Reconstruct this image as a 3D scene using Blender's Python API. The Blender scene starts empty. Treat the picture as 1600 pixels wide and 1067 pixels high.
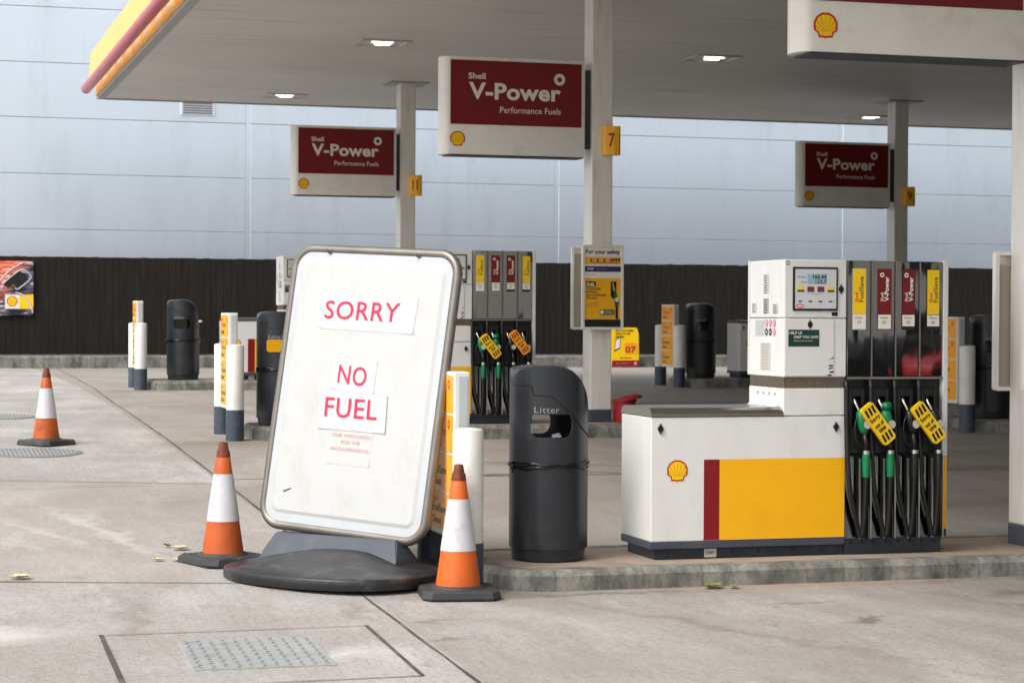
import bpy, bmesh, math, random
from mathutils import Vector, Matrix, noise
random.seed(7)
SC = bpy.context.scene
COL = SC.collection
R = math.radians

# ------------------------------------------------------------------ camera, sky, sun, exposure
cam_d = bpy.data.cameras.new('camera')
cam = bpy.data.objects.new('camera', cam_d)
COL.objects.link(cam)
SC.camera = cam
YAW, PITCH, ROLL = 0.285475, 0.0126996, 0.0053492
fw = Vector((math.sin(YAW)*math.cos(PITCH), math.cos(YAW)*math.cos(PITCH), -math.sin(PITCH)))
rt = Vector((math.cos(YAW), -math.sin(YAW), 0))
up = rt.cross(fw)
r2 = math.cos(ROLL)*rt + math.sin(ROLL)*up
u2 = -math.sin(ROLL)*rt + math.cos(ROLL)*up
cam.matrix_world = Matrix(((r2.x, u2.x, -fw.x, 0), (r2.y, u2.y, -fw.y, 0), (r2.z, u2.z, -fw.z, 0), (0, 0, 0, 1)))
cam_d.sensor_width = 36
cam_d.lens = 3267.4/1600*36
cam_d.clip_start = .1
cam_d.clip_end = 1000
cam_d.dof.use_dof = True
cam_d.dof.focus_distance = 12.7
cam_d.dof.aperture_fstop = 8.0

SUN_EL, SUN_AZ = 50, -116          # light comes over the camera's left shoulder
world = bpy.data.worlds.new('World')
SC.world = world
world.use_nodes = True
wn = world.node_tree
bg = wn.nodes['Background']
sky = wn.nodes.new('ShaderNodeTexSky')
sky.sky_type = 'NISHITA'
sky.sun_disc = False
sky.sun_elevation = R(SUN_EL)
sky.sun_rotation = R(SUN_AZ)
sky.air_density = 1.2
sky.dust_density = 5
sky.ozone_density = 1
hs = wn.nodes.new('ShaderNodeHueSaturation')
hs.inputs['Saturation'].default_value = .35
wn.links.new(sky.outputs[0], hs.inputs['Color'])
wn.links.new(hs.outputs[0], bg.inputs['Color'])
bg.inputs['Strength'].default_value = .15
sun_d = bpy.data.lights.new('sun', 'SUN')
sun_d.energy = .65
sun_d.angle = R(20)
sun_d.color = (1, .97, .94)
sun = bpy.data.objects.new('sun', sun_d)
COL.objects.link(sun)
sdir = Vector((math.sin(R(SUN_AZ))*math.cos(R(SUN_EL)), math.cos(R(SUN_AZ))*math.cos(R(SUN_EL)), math.sin(R(SUN_EL))))
sun.rotation_euler = sdir.to_track_quat('Z', 'Y').to_euler()
SC.view_settings.view_transform = 'Standard'
SC.view_settings.look = 'None'
SC.view_settings.exposure = 0.74
SC.view_settings.gamma = 1
SC.view_settings.use_curve_mapping = False
SC.cycles.max_bounces = 10
SC.cycles.diffuse_bounces = 6


# ------------------------------------------------------------------ materials
def lin(c):
    return tuple((x/255/12.92 if x/255 <= .04045 else ((x/255+.055)/1.055)**2.4) for x in c) + (1,)


class NT:
    def __init__(s, name):
        s.m = bpy.data.materials.new(name)
        s.m.use_nodes = True
        s.t = s.m.node_tree
        s.b = s.t.nodes['Principled BSDF']
        s._co = None

    def n(s, typ, **kw):
        x = s.t.nodes.new(typ)
        for k, v in kw.items():
            if k.startswith('i_'):
                x.inputs[k[2:]].default_value = v
            else:
                setattr(x, k, v)
        return x

    def l(s, a, b):
        s.t.links.new(a, b)

    def co(s):
        if not s._co:
            tc = s.n('ShaderNodeTexCoord')
            oi = s.n('ShaderNodeObjectInfo')
            ml = s.n('ShaderNodeMath', operation='MULTIPLY')
            ml.inputs[1].default_value = 31.7
            s.l(oi.outputs['Random'], ml.inputs[0])
            ad = s.n('ShaderNodeVectorMath', operation='ADD')
            s.l(tc.outputs['Object'], ad.inputs[0])
            s.l(ml.outputs[0], ad.inputs[1])
            s._co = ad.outputs[0]
            s.raw = tc.outputs['Object']
        return s._co

    def noise(s, scale, detail=4, rough=.6, stretch=None, co=None):
        c = co or s.co()
        if stretch:
            mp = s.n('ShaderNodeMapping')
            mp.inputs['Scale'].default_value = stretch
            s.l(c, mp.inputs['Vector'])
            c = mp.outputs[0]
        x = s.n('ShaderNodeTexNoise')
        x.inputs['Scale'].default_value = scale
        x.inputs['Detail'].default_value = detail
        x.inputs['Roughness'].default_value = rough
        s.l(c, x.inputs['Vector'])
        return x.outputs['Fac']

    def ramp(s, fac, stops):
        x = s.n('ShaderNodeValToRGB')
        e = x.color_ramp.elements
        while len(e) < len(stops):
            e.new(.5)
        for i, (p, c) in enumerate(stops):
            e[i].position = p
            e[i].color = c if len(c) == 4 else tuple(c)+(1,)
        s.l(fac, x.inputs[0])
        return x.outputs[0]

    def mix(s, fac, a, b, mode='MIX'):
        x = s.n('ShaderNodeMix', data_type='RGBA', blend_type=mode)
        for v, k in ((fac, 0), (a, 6), (b, 7)):
            if hasattr(v, 'links') or hasattr(v, 'is_linked'):
                s.l(v, x.inputs[k])
            else:
                x.inputs[k].default_value = v
        return x.outputs[2]

    def math(s, op, a, b=None):
        x = s.n('ShaderNodeMath', operation=op)
        for i, v in enumerate((a, b)):
            if v is None:
                continue
            if hasattr(v, 'is_linked'):
                s.l(v, x.inputs[i])
            else:
                x.inputs[i].default_value = v
        return x.outputs[0]

    def bump(s, h, strength=.3, dist=.01):
        x = s.n('ShaderNodeBump')
        x.inputs['Strength'].default_value = strength
        x.inputs['Distance'].default_value = dist
        s.l(h, x.inputs['Height'])
        s.l(x.outputs[0], s.b.inputs['Normal'])


def g4(v):
    return (v, v, v, 1)


def mat(name, rgb, rough=.5, metal=0, var=.10, vs=2.5, bump=0, bs=40, dirt=None, dirt_amt=.35, dirt_scale=6, stretch=None, coat=0, rvar=.15, spec=.5):
    """painted or moulded surface: base colour with broad mottling, optional grime and fine grain"""
    t = NT(name)
    base = lin(rgb)
    nz = t.noise(vs, 5, .6, stretch)
    a = tuple(min(1, c*(1+var)) for c in base[:3])+(1,)
    b = tuple(c*(1-var) for c in base[:3])+(1,)
    col = t.ramp(nz, [(.3, b), (.7, a)])
    if dirt:
        dn = t.noise(dirt_scale, 7, .68, stretch)
        f = t.ramp(dn, [(.52, g4(0)), (.75, g4(dirt_amt))])
        col = t.mix(f, col, lin(dirt))
    t.l(col, t.b.inputs['Base Color'])
    rn = t.noise(vs*3.1, 4)
    rr = t.n('ShaderNodeMapRange')
    rr.inputs['To Min'].default_value = max(.02, rough*(1-rvar))
    rr.inputs['To Max'].default_value = min(1, rough*(1+rvar))
    t.l(rn, rr.inputs['Value'])
    t.l(rr.outputs[0], t.b.inputs['Roughness'])
    t.b.inputs['Metallic'].default_value = metal
    t.b.inputs['Specular IOR Level'].default_value = spec
    if coat:
        t.b.inputs['Coat Weight'].default_value = coat
        t.b.inputs['Coat Roughness'].default_value = .1
    if bump:
        t.bump(t.noise(bs, 5), bump, .004)
    return t.m


def emis(name, rgb, strength):
    t = NT(name)
    t.b.inputs['Base Color'].default_value = lin(rgb)
    t.b.inputs['Emission Color'].default_value = lin(rgb)
    t.b.inputs['Emission Strength'].default_value = strength
    return t.m


M = {}
M['white'] = mat('pump_white_paint', (222, 222, 219), .3, var=.03, vs=3, dirt=(150, 140, 126), dirt_amt=.16, dirt_scale=4, stretch=(2, 2, .6), spec=.4)
M['cream'] = mat('sign_cream_paint', (228, 225, 217), .4, var=.04, dirt=(120, 110, 92), dirt_amt=.25, dirt_scale=4)
M['column'] = mat('column_white_paint', (232, 230, 224), .42, var=.03, dirt=(140, 128, 110), dirt_amt=.3, dirt_scale=3, stretch=(3, 3, .5))
M['maroon'] = mat('sign_maroon', (116, 8, 19), .3, var=.06)
M['red'] = mat('stripe_red', (128, 6, 18), .35, var=.05)
M['logored'] = mat('emblem_red', (200, 30, 24), .4, var=.03)
M['logoyellow'] = mat('emblem_yellow', (252, 205, 0), .4, var=.03)
M['yellow'] = mat('panel_yellow', (244, 178, 0), .36, var=.03, vs=1.5, dirt=(190, 130, 20), dirt_amt=.2, dirt_scale=2.5)
M['lemon'] = mat('label_yellow', (250, 205, 10), .35, var=.04)
M['amber'] = mat('price_tile_amber', (250, 168, 20), .42, var=.05, dirt=(225, 150, 60), dirt_amt=.4, dirt_scale=5)
M['slate'] = mat('slate_grey_paint', (62, 69, 80), .5, var=.08, dirt=(110, 105, 98), dirt_amt=.3, dirt_scale=7)
M['plinth'] = mat('plinth_dark_paint', (30, 38, 48), .5, var=.15, dirt=(90, 85, 78), dirt_amt=.5, dirt_scale=8)
M['bin'] = mat('bin_grey_plastic', (35, 39, 44), .34, var=.08, vs=2, bump=.05, bs=90, dirt=(95, 95, 92), dirt_amt=.2, dirt_scale=4)
M['binin'] = mat('bin_inside_black', (18, 18, 19), .7, var=.2)
M['tape'] = mat('bin_liner_black', (10, 10, 11), .22, var=.2, bump=.5, bs=30)
M['black'] = mat('black_plastic', (16, 17, 18), .42, var=.15)
M['rubber'] = mat('hose_rubber', (14, 14, 15), .48, var=.15)
M['green'] = mat('nozzle_green', (0, 118, 72), .4, var=.08)
M['darkgreen'] = mat('sticker_green', (12, 56, 48), .4, var=.05)
M['steel'] = mat('brushed_steel', (168, 166, 158), .24, 1, var=.06, stretch=(1, 1, 20), bump=.02, bs=80)
M['bar'] = mat('bar_steel', (200, 200, 196), .3, 1, var=.05)
M['ink'] = mat('ink_black', (20, 20, 22), .5, var=.02)
M['navy'] = mat('ink_navy', (38, 44, 92), .45, var=.15, vs=20)
M['textwhite'] = mat('lettering_white', (236, 230, 220), .4, var=.03)
M['textcream'] = mat('lettering_cream', (232, 222, 208), .4, var=.03)
M['textred'] = mat('lettering_red', (226, 36, 66), .6, var=.12, vs=14)
M['faded'] = mat('lettering_faded_red', (206, 158, 156), .6, var=.08, vs=20)
M['textgreen'] = mat('lettering_green', (24, 96, 40), .5, var=.03)
M['textmaroon'] = mat('lettering_maroon', (150, 20, 34), .5, var=.03)
M['board'] = mat('board_white_sheet', (186, 188, 187), .4, var=.012, vs=3, dirt=(168, 160, 142), dirt_amt=.4, dirt_scale=3.2, stretch=(2.4, 1, 1))
M['boardedge'] = mat('board_border_grey', (182, 187, 190), .35, var=.05, dirt=(160, 160, 158), dirt_amt=.4, dirt_scale=6)
M['alu'] = mat('aluminium_frame', (128, 123, 117), .4, .7, var=.12, vs=9, bump=.06, bs=60)
M['paper'] = mat('paper_white', (194, 194, 202), .75, var=.02, vs=5, stretch=(1, 1, 5), bump=.5, bs=9)
M['paperold'] = mat('paper_under_cover', (194, 190, 182), .7, var=.03, vs=5)
M['papersheet'] = mat('paper_yellowed', (188, 189, 186), .7, var=.02)
M['basebl'] = mat('board_base_rubber', (31, 32, 34), .38, var=.35, vs=3.5, bump=.6, bs=26, dirt=(104, 100, 94), dirt_amt=.55, dirt_scale=7)
M['conebase'] = mat('cone_base_rubber', (50, 51, 53), .6, var=.18, vs=8, bump=.3, bs=60, dirt=(120, 115, 108), dirt_amt=.5, dirt_scale=9)
M['orange'] = mat('cone_orange', (206, 96, 22), .55, var=.12, vs=5, dirt=(112, 66, 30), dirt_amt=.75, dirt_scale=6, bump=.15, bs=30)
M['conesleeve'] = mat('cone_reflective_white', (202, 201, 204), .45, var=.03, vs=7, dirt=(150, 144, 138), dirt_amt=.5, dirt_scale=9, bump=.25, bs=22)
M['conetop'] = mat('cone_top_worn', (112, 52, 26), .65, var=.35, vs=30, dirt=(40, 24, 18), dirt_amt=.8, dirt_scale=24)
M['bollard'] = mat('bollard_white', (220, 220, 214), .42, var=.03, dirt=(150, 148, 138), dirt_amt=.25, dirt_scale=6, bump=.1, bs=14)
M['navybase'] = mat('bollard_base_grey', (58, 68, 82), .5, var=.08, dirt=(140, 140, 140), dirt_amt=.25, dirt_scale=16)
M['soffittrim'] = mat('canopy_trim_grey', (160, 163, 162), .45, var=.05)
M['fasciayellow'] = mat('fascia_yellow', (255, 196, 70), .3, var=.06, vs=.6)
M['fasciaglow'] = mat('fascia_painted_glow', (255, 232, 165), .3, var=.05)  # paler yellow paints in the glow of lights on the fascia
M['bullnose'] = mat('fascia_red_tube', (200, 38, 50), .25, var=.05, vs=.7)
M['lamp'] = emis('canopy_lamp', (255, 250, 232), 2.6)
M['lampframe'] = mat('lamp_frame', (196, 194, 186), .5)
M['lcd'] = mat('lcd_grey_blue', (150, 178, 192), .25, var=.04)
M['screen'] = mat('display_face', (206, 210, 212), .12, var=.03, vs=4, coat=.5)
M['mesh'] = None
M['bucket'] = mat('bucket_red', (150, 14, 30), .45, var=.15, dirt=(70, 10, 16), dirt_amt=.5)
M['plate'] = mat('galvanised_plate', (176, 180, 178), .5, .5, var=.08, vs=9, dirt=(118, 112, 104), dirt_amt=.5, dirt_scale=14)
M['iron'] = mat('cast_iron', (128, 129, 126), .6, .3, var=.12, vs=8, bump=.2)
M['leafpale'] = mat('leaf_pale', (214, 202, 160), .7, var=.2, vs=30)
M['leafbrown'] = mat('leaf_brown', (88, 66, 40), .7, var=.3, vs=30)
M['leafgreen'] = mat('leaf_green', (120, 126, 60), .7, var=.3, vs=30)
M['joint'] = mat('joint_sealant', (78, 70, 62), .85, var=.3, vs=2, dirt=(150, 140, 128), dirt_amt=.7, dirt_scale=3)
M['hairline'] = mat('joint_hairline', (128, 118, 108), .9, var=.3, vs=2, dirt=(180, 170, 160), dirt_amt=.8, dirt_scale=3)
M['sponge'] = mat('sponge_moss', (128, 140, 104), .9, var=.25, vs=30, bump=.6, bs=80)
M['wallpanel'] = mat('cladding_panel', (229, 240, 251), .3, .6, var=.025, vs=.35, dirt=(186, 200, 210), dirt_amt=.35, dirt_scale=.6, stretch=(2.4, 1, .5))
M['walljoint'] = mat('cladding_strip', (215, 224, 233), .45, var=.02)
M['walldark'] = mat('cladding_shadow_gap', (160, 170, 182), .7)
M['grille'] = mat('vent_white', (226, 228, 232), .5)
M['grilled'] = mat('vent_dark', (96, 98, 106), .6)
M['postgrey'] = mat('poster_back', (168, 160, 146), .5, var=.06)
M['glass'] = mat('perspex_grey', (128, 134, 128), .25, var=.1)


def mesh_vent_mat():
    t = NT('vent_mesh_perforated')
    t.co()
    v = t.n('ShaderNodeTexVoronoi')
    v.inputs['Scale'].default_value = 95
    v.inputs['Randomness'].default_value = .15
    t.l(t.raw, v.inputs['Vector'])
    c = t.ramp(v.outputs['Distance'], [(.36, lin((22, 20, 18))), (.5, lin((128, 116, 102)))])
    t.l(c, t.b.inputs['Base Color'])
    t.b.inputs['Roughness'].default_value = .45
    t.b.inputs['Metallic'].default_value = .4
    return t.m


M['mesh'] = mesh_vent_mat()


def chrome_mat():
    t = NT('mirror_steel')
    t.b.inputs['Base Color'].default_value = (.34, .34, .345, 1)
    t.b.inputs['Metallic'].default_value = 1
    t.b.inputs['Roughness'].default_value = .03
    t.bump(t.noise(3.5, 2, .4, (1.6, 1, .7)), .12, .01)
    return t.m


M['chrome'] = chrome_mat()


DK, MOSS, SAND, PALE = (92, 80, 68), (104, 100, 72), (176, 136, 104), (226, 224, 220)
STAINS_AND_SHADE = [(5.05, 10.35, .26, .07, 20, DK, .7), (4.9, 10.9, .3, .06, 0, DK, .45), (2.75, 10.75, .28, .07, 10, DK, .5), (2.68, 10.2, .2, .06, 0, DK, .5),
          (2.45, 11.2, .5, .12, 80, DK, .3), (1.35, 14.6, 1.9, .10, -78, PALE, .4), (1.0, 14.5, 1.2, .08, -70, PALE, .3), (3.1, 20.9, .9, .5, 0, MOSS, .75),
          (3.2, 30.3, .8, .5, 0, MOSS, .6), (5.2, 11.5, 1.3, .09, 0, SAND, .75), (6.5, 11.5, 1.2, .06, 0, (110, 92, 74), .6), (3.25, 11.5, .7, .12, 0, (84, 78, 66), .6),
          (4.9, 18.8, 1.3, .22, -32, DK, .55), (5.9, 18.4, 1.3, .15, -24, DK, .5), (4.3, 19.6, 1.0, .3, 30, DK, .4), (8.5, 15, 3.5, .35, 8, DK, .4),
          (10, 17.5, 4, .3, -6, DK, .4), (9, 19.3, 3, .25, 4, PALE, .35), (11, 26.5, 4, .4, 5, DK, .45), (7.5, 28, 3.5, .3, -8, PALE, .4), (7.0, 25.2, 2.2, .25, 14, DK, .5),
          (6.4, 11.0, .35, .12, 15, DK, .55), (7.0, 10.6, .5, .1, 25, DK, .4), (1.6, 17.2, 1.5, .15, 5, DK, .22), (2.2, 16.2, .6, .25, 60, DK, .3), (2.05, 9.95, .35, .2, 40, PALE, .4),
          (4.2, 10.2, 2.2, .09, -62, DK, .32), (3.4, 10.6, 2.0, .2, -66, PALE, .2), (5.6, 10.4, 2.4, .25, -58, PALE, .18), (6.3, 10.2, 2.0, .12, -60, DK, .3), (1.2, 11.3, 1.2, .1, 85, DK, .25),
          (.4, 10.8, .6, .3, 0, PALE, .4), (3.9, 11.42, .9, .06, 0, (70, 66, 56), .7), (8.2, 11.5, 1.5, .08, 0, (84, 72, 58), .6), (2.6, 12.3, .9, .5, -48, DK, .35), (1.9, 13.1, .35, .3, 0, DK, .3), (3.07, 11.6, .4, .3, 0, DK, .35)]  # last three: contact shade painted under the board base and near cones


def concrete_mat():
    t = NT('forecourt_concrete')
    t.co()
    raw = t.raw
    big = t.noise(.3, 5, .6, co=raw)
    mid = t.noise(1.5, 7, .66, (1.5, .42, 1), co=raw)
    patch = t.noise(.9, 6, .62, co=raw)
    fine = t.noise(30, 6, .7, co=raw)
    grain = t.noise(6, 5, .65, (4.5, .35, 1), co=raw)
    c = t.ramp(big, [(.3, lin((156, 154, 150))), (.7, lin((186, 184, 181)))])
    c = t.mix(t.ramp(patch, [(.38, g4(.6)), (.56, g4(0))]), c, lin((146, 141, 134)))
    c = t.mix(t.ramp(mid, [(.36, g4(.45)), (.54, g4(0))]), c, lin((146, 140, 132)))
    c = t.mix(t.ramp(mid, [(.58, g4(0)), (.78, g4(.55))]), c, lin((222, 219, 214)))
    c = t.mix(t.ramp(grain, [(.38, g4(.2)), (.52, g4(0))]), c, lin((140, 130, 119)))
    c = t.mix(t.ramp(fine, [(.32, g4(.45)), (.52, g4(0))]), c, lin((112, 103, 93)))
    grit = t.noise(75, 3, .6, co=raw)
    c = t.mix(t.ramp(grit, [(.30, g4(.6)), (.42, g4(0))]), c, lin((84, 76, 68)))
    c = t.mix(t.ramp(grit, [(.62, g4(0)), (.74, g4(.5))]), c, lin((226, 222, 214)))
    sp = t.noise(2.1, 4, .6, (1.2, .8, 1), co=raw)
    c = t.mix(t.ramp(sp, [(.66, g4(0)), (.76, g4(.5))]), c, lin((118, 106, 94)))
    dr = t.n('ShaderNodeTexVoronoi')
    dr.inputs['Scale'].default_value = 2.1
    t.l(raw, dr.inputs['Vector'])
    c = t.mix(t.ramp(dr.outputs['Distance'], [(.022, g4(.9)), (.05, g4(0))]), c, lin((92, 82, 72)))
    # stains, and painted contact shade, with a place of their own: (x, y, half length, half width, direction, colour, strength)
    wob = t.n('ShaderNodeTexNoise')
    wob.inputs['Scale'].default_value = 3.5
    wob.inputs['Detail'].default_value = 5
    wob.inputs['Roughness'].default_value = .65
    t.l(raw, wob.inputs['Vector'])
    dv = t.n('ShaderNodeVectorMath', operation='SUBTRACT')
    t.l(wob.outputs['Color'], dv.inputs[0])
    dv.inputs[1].default_value = (.5, .5, .5)
    sc_ = t.n('ShaderNodeVectorMath', operation='MULTIPLY')
    t.l(dv.outputs[0], sc_.inputs[0])
    sc_.inputs[1].default_value = (.55, .55, 0)
    wr = t.n('ShaderNodeVectorMath', operation='ADD')
    t.l(raw, wr.inputs[0])
    t.l(sc_.outputs[0], wr.inputs[1])
    for (x, y, a_, b_, ang, col, amt) in STAINS_AND_SHADE:
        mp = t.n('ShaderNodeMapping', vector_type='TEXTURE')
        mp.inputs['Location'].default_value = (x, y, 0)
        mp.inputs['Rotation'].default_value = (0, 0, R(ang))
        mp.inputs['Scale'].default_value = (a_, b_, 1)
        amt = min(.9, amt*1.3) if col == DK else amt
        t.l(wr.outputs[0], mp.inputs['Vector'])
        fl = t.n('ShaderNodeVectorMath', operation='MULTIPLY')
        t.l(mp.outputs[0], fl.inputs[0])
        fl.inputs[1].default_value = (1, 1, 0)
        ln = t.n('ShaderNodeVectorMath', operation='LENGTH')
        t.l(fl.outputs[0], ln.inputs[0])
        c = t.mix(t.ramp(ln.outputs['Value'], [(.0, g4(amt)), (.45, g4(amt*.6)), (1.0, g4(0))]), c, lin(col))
    # slab tints: darker and browner right of the long joint, most between the pumps
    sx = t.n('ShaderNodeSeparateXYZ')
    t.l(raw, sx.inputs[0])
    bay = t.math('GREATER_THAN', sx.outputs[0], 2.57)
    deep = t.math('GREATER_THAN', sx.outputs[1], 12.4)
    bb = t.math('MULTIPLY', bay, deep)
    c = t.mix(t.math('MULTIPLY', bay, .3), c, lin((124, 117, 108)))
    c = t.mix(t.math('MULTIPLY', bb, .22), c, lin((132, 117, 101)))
    midslab = t.math('MULTIPLY', t.math('LESS_THAN', sx.outputs[0], 2.57), t.math('MULTIPLY', t.math('GREATER_THAN', sx.outputs[1], 12.35), t.math('LESS_THAN', sx.outputs[1], 17.5)))
    c = t.mix(t.math('MULTIPLY', midslab, .22), c, lin((160, 146, 134)))
    t.l(c, t.b.inputs['Base Color'])
    t.b.inputs['Roughness'].default_value = .82
    t.b.inputs['Specular IOR Level'].default_value = .3
    h = t.math('ADD', t.math('MULTIPLY', fine, .6), t.math('MULTIPLY', grain, .3))
    t.bump(h, .25, .005)
    return t.m


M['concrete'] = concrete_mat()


def kerb_mat():
    t = NT('kerb_concrete')
    t.co()
    n1 = t.noise(3, 7, .7, co=t.raw)
    n2 = t.noise(22, 6, .7, co=t.raw)
    c = t.ramp(n1, [(.3, lin((112, 112, 107))), (.7, lin((160, 157, 149)))])
    c = t.mix(t.ramp(n2, [(.35, g4(.5)), (.55, g4(0))]), c, lin((84, 84, 76)))
    c = t.mix(t.ramp(t.noise(5, 6, .7, (1, 1, .4), co=t.raw), [(.42, g4(0)), (.62, g4(.8))]), c, lin((62, 66, 60)))
    sx = t.n('ShaderNodeSeparateXYZ')
    t.l(t.raw, sx.inputs[0])
    fr = t.math('FRACT', t.math('DIVIDE', sx.outputs[0], .915))
    gap = t.math('LESS_THAN', fr, .014)
    c = t.mix(t.math('MULTIPLY', gap, .3), c, lin((44, 42, 38)))
    t.l(c, t.b.inputs['Base Color'])
    t.b.inputs['Roughness'].default_value = .85
    t.bump(t.math('SUBTRACT', n2, t.math('MULTIPLY', gap, 2)), .5, .006)
    return t.m


M['kerb'] = kerb_mat()
M['island'] = mat('island_concrete', (158, 142, 126), .88, var=.12, vs=2, bump=.4, bs=40, dirt=(92, 74, 56), dirt_amt=.6, dirt_scale=3.5)


def fence_mat():
    t = NT('stained_boards')
    t.co()
    n1 = t.noise(2.4, 6, .7, (6, 1, .5), co=t.raw)
    c = t.ramp(n1, [(.3, lin((26, 24, 21))), (.7, lin((49, 45, 40)))])
    sx = t.n('ShaderNodeSeparateXYZ')
    t.l(t.raw, sx.inputs[0])
    cell = t.math('FLOOR', t.math('DIVIDE', sx.outputs[0], .14))
    wn_ = t.n('ShaderNodeTexWhiteNoise', noise_dimensions='1D')
    t.l(cell, wn_.inputs['W'])
    c = t.mix(t.math('MULTIPLY', wn_.outputs['Value'], .5), c, lin((36, 34, 31)))
    c = t.mix(t.ramp(t.noise(5, 3, .5, (5, 1, 1.2), co=t.raw), [(.7, g4(0)), (.78, g4(.5))]), c, lin((112, 102, 92)))
    t.l(c, t.b.inputs['Base Color'])
    t.b.inputs['Roughness'].default_value = .85
    t.b.inputs['Specular IOR Level'].default_value = .15
    t.bump(n1, .4, .01)
    return t.m


M['fence'] = fence_mat()


def soffit_mat():
    t = NT('soffit_boards')
    t.co()
    n1 = t.noise(.5, 5, .6, co=t.raw)
    c = t.ramp(n1, [(.3, lin((204, 203, 198))), (.7, lin((218, 217, 212)))])
    st = t.noise(1.6, 6, .7, (.25, 5, 1), co=t.raw)
    c = t.mix(t.ramp(st, [(.56, g4(0)), (.72, g4(.55))]), c, lin((126, 118, 104)))
    sx = t.n('ShaderNodeSeparateXYZ')
    t.l(t.raw, sx.inputs[0])
    fr = t.math('FRACT', t.math('DIVIDE', sx.outputs[1], .3))
    gap = t.math('LESS_THAN', fr, .05)
    c = t.mix(t.math('MULTIPLY', gap, .22), c, lin((110, 106, 98)))
    t.l(c, t.b.inputs['Base Color'])
    t.b.inputs['Roughness'].default_value = .5
    t.bump(t.math('MULTIPLY', gap, -1), .5, .01)
    return t.m


M['soffit'] = soffit_mat()


def poster_art_mat():
    """streaks of warm and cold light on black"""
    t = NT('poster_light_streaks')
    t.co()
    mp = t.n('ShaderNodeMapping')
    mp.inputs['Rotation'].default_value = (0, R(38), 0)
    mp.inputs['Scale'].default_value = (1, 1, 6)
    t.l(t.raw, mp.inputs['Vector'])
    nz = t.n('ShaderNodeTexNoise')
    nz.inputs['Scale'].default_value = 3
    nz.inputs['Detail'].default_value = 6
    nz.inputs['Distortion'].default_value = .6
    t.l(mp.outputs[0], nz.inputs['Vector'])
    sx = t.n('ShaderNodeSeparateXYZ')
    t.l(t.raw, sx.inputs[0])
    cold = t.ramp(nz.outputs['Fac'], [(.42, lin((34, 30, 38))), (.58, lin((110, 104, 120))), (.66, lin((232, 228, 236)))])
    warm = t.ramp(nz.outputs['Fac'], [(.3, lin((150, 40, 30))), (.5, lin((236, 110, 86))), (.66, lin((255, 214, 196)))])
    f = t.math('ADD', t.math('MULTIPLY', sx.outputs[2], 1.1), t.math('MULTIPLY', t.math('SUBTRACT', sx.outputs[0], 1.65), -1.5))
    ff = t.ramp(f, [(.3, g4(0)), (.8, g4(1))])
    t.l(t.mix(ff, cold, warm), t.b.inputs['Base Color'])
    t.b.inputs['Roughness'].default_value = .35
    return t.m


M['art'] = poster_art_mat()


# ------------------------------------------------------------------ object helpers
def obj(name, bm, m, parent=None, smooth=False, mx=None, autosmooth=False):
    me = bpy.data.meshes.new(name)
    bmesh.ops.recalc_face_normals(bm, faces=bm.faces[:])
    bm.to_mesh(me)
    bm.free()
    for x in (m if isinstance(m, (list, tuple)) else [m]):
        me.materials.append(x)
    if smooth:
        me.polygons.foreach_set('use_smooth', [True]*len(me.polygons))
        if autosmooth:
            me.set_sharp_from_angle(angle=R(40))
    o = bpy.data.objects.new(name, me)
    COL.objects.link(o)
    if parent:
        o.parent = parent
    if mx is not None:
        o.matrix_local = mx
    return o


def tag(o, label=None, cat=None, group=None, kind=None):
    for k, v in (('label', label), ('category', cat), ('group', group), ('kind', kind)):
        if v:
            o[k] = v
    return o


def thing(name, label, cat, loc=(0, 0, 0), rz=0, group=None):
    o = bpy.data.objects.new(name, None)
    o.empty_display_size = .1
    COL.objects.link(o)
    o.location = loc
    o.rotation_euler = (0, 0, rz)
    return tag(o, label, cat, group)


def dup(root, loc, label, rz=None, group=None):
    def cp(o, par):
        c = o.copy()
        COL.objects.link(c)
        c.parent = par
        for ch in list(o.children):
            cp(ch, c)
        return c
    r = cp(root, None)
    r.location = loc
    if rz is not None:
        r.rotation_euler = (0, 0, rz)
    r['label'] = label
    if group:
        r['group'] = group
    return r


def box(bm, x0, x1, y0, y1, z0, z1, bev=0, seg=2, mi=0):
    r = bmesh.ops.create_cube(bm, size=1)
    vs = r['verts']
    for v in vs:
        v.co = Vector((x0+(v.co.x+.5)*(x1-x0), y0+(v.co.y+.5)*(y1-y0), z0+(v.co.z+.5)*(z1-z0)))
    fs = list({f for v in vs for f in v.link_faces})
    for f in fs:
        f.material_index = mi
    if bev:
        es = list({e for v in vs for e in v.link_edges})
        r = bmesh.ops.bevel(bm, geom=es, offset=bev, segments=seg, affect='EDGES', profile=.5)
        for f in r['faces']:
            f.material_index = mi
    return bm


def bx(*a, **k):
    return box(bmesh.new(), *a, **k)


def lathe(bm, prof, seg=32, cx=0, cy=0, mi=None):
    rings = []
    for r, z in prof:
        if r < 1e-5:
            rings.append([bm.verts.new((cx, cy, z))])
        else:
            rings.append([bm.verts.new((cx+r*math.cos(2*math.pi*i/seg), cy+r*math.sin(2*math.pi*i/seg), z)) for i in range(seg)])
    for k in range(len(rings)-1):
        a, b = rings[k], rings[k+1]
        for i in range(seg):
            j = (i+1) % seg
            if len(a) == 1 and len(b) == 1:
                continue
            if len(a) == 1:
                f = bm.faces.new((a[0], b[j], b[i]))
            elif len(b) == 1:
                f = bm.faces.new((a[i], a[j], b[0]))
            else:
                f = bm.faces.new((a[i], a[j], b[j], b[i]))
            if mi:
                f.material_index = mi[k]
    return bm


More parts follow.
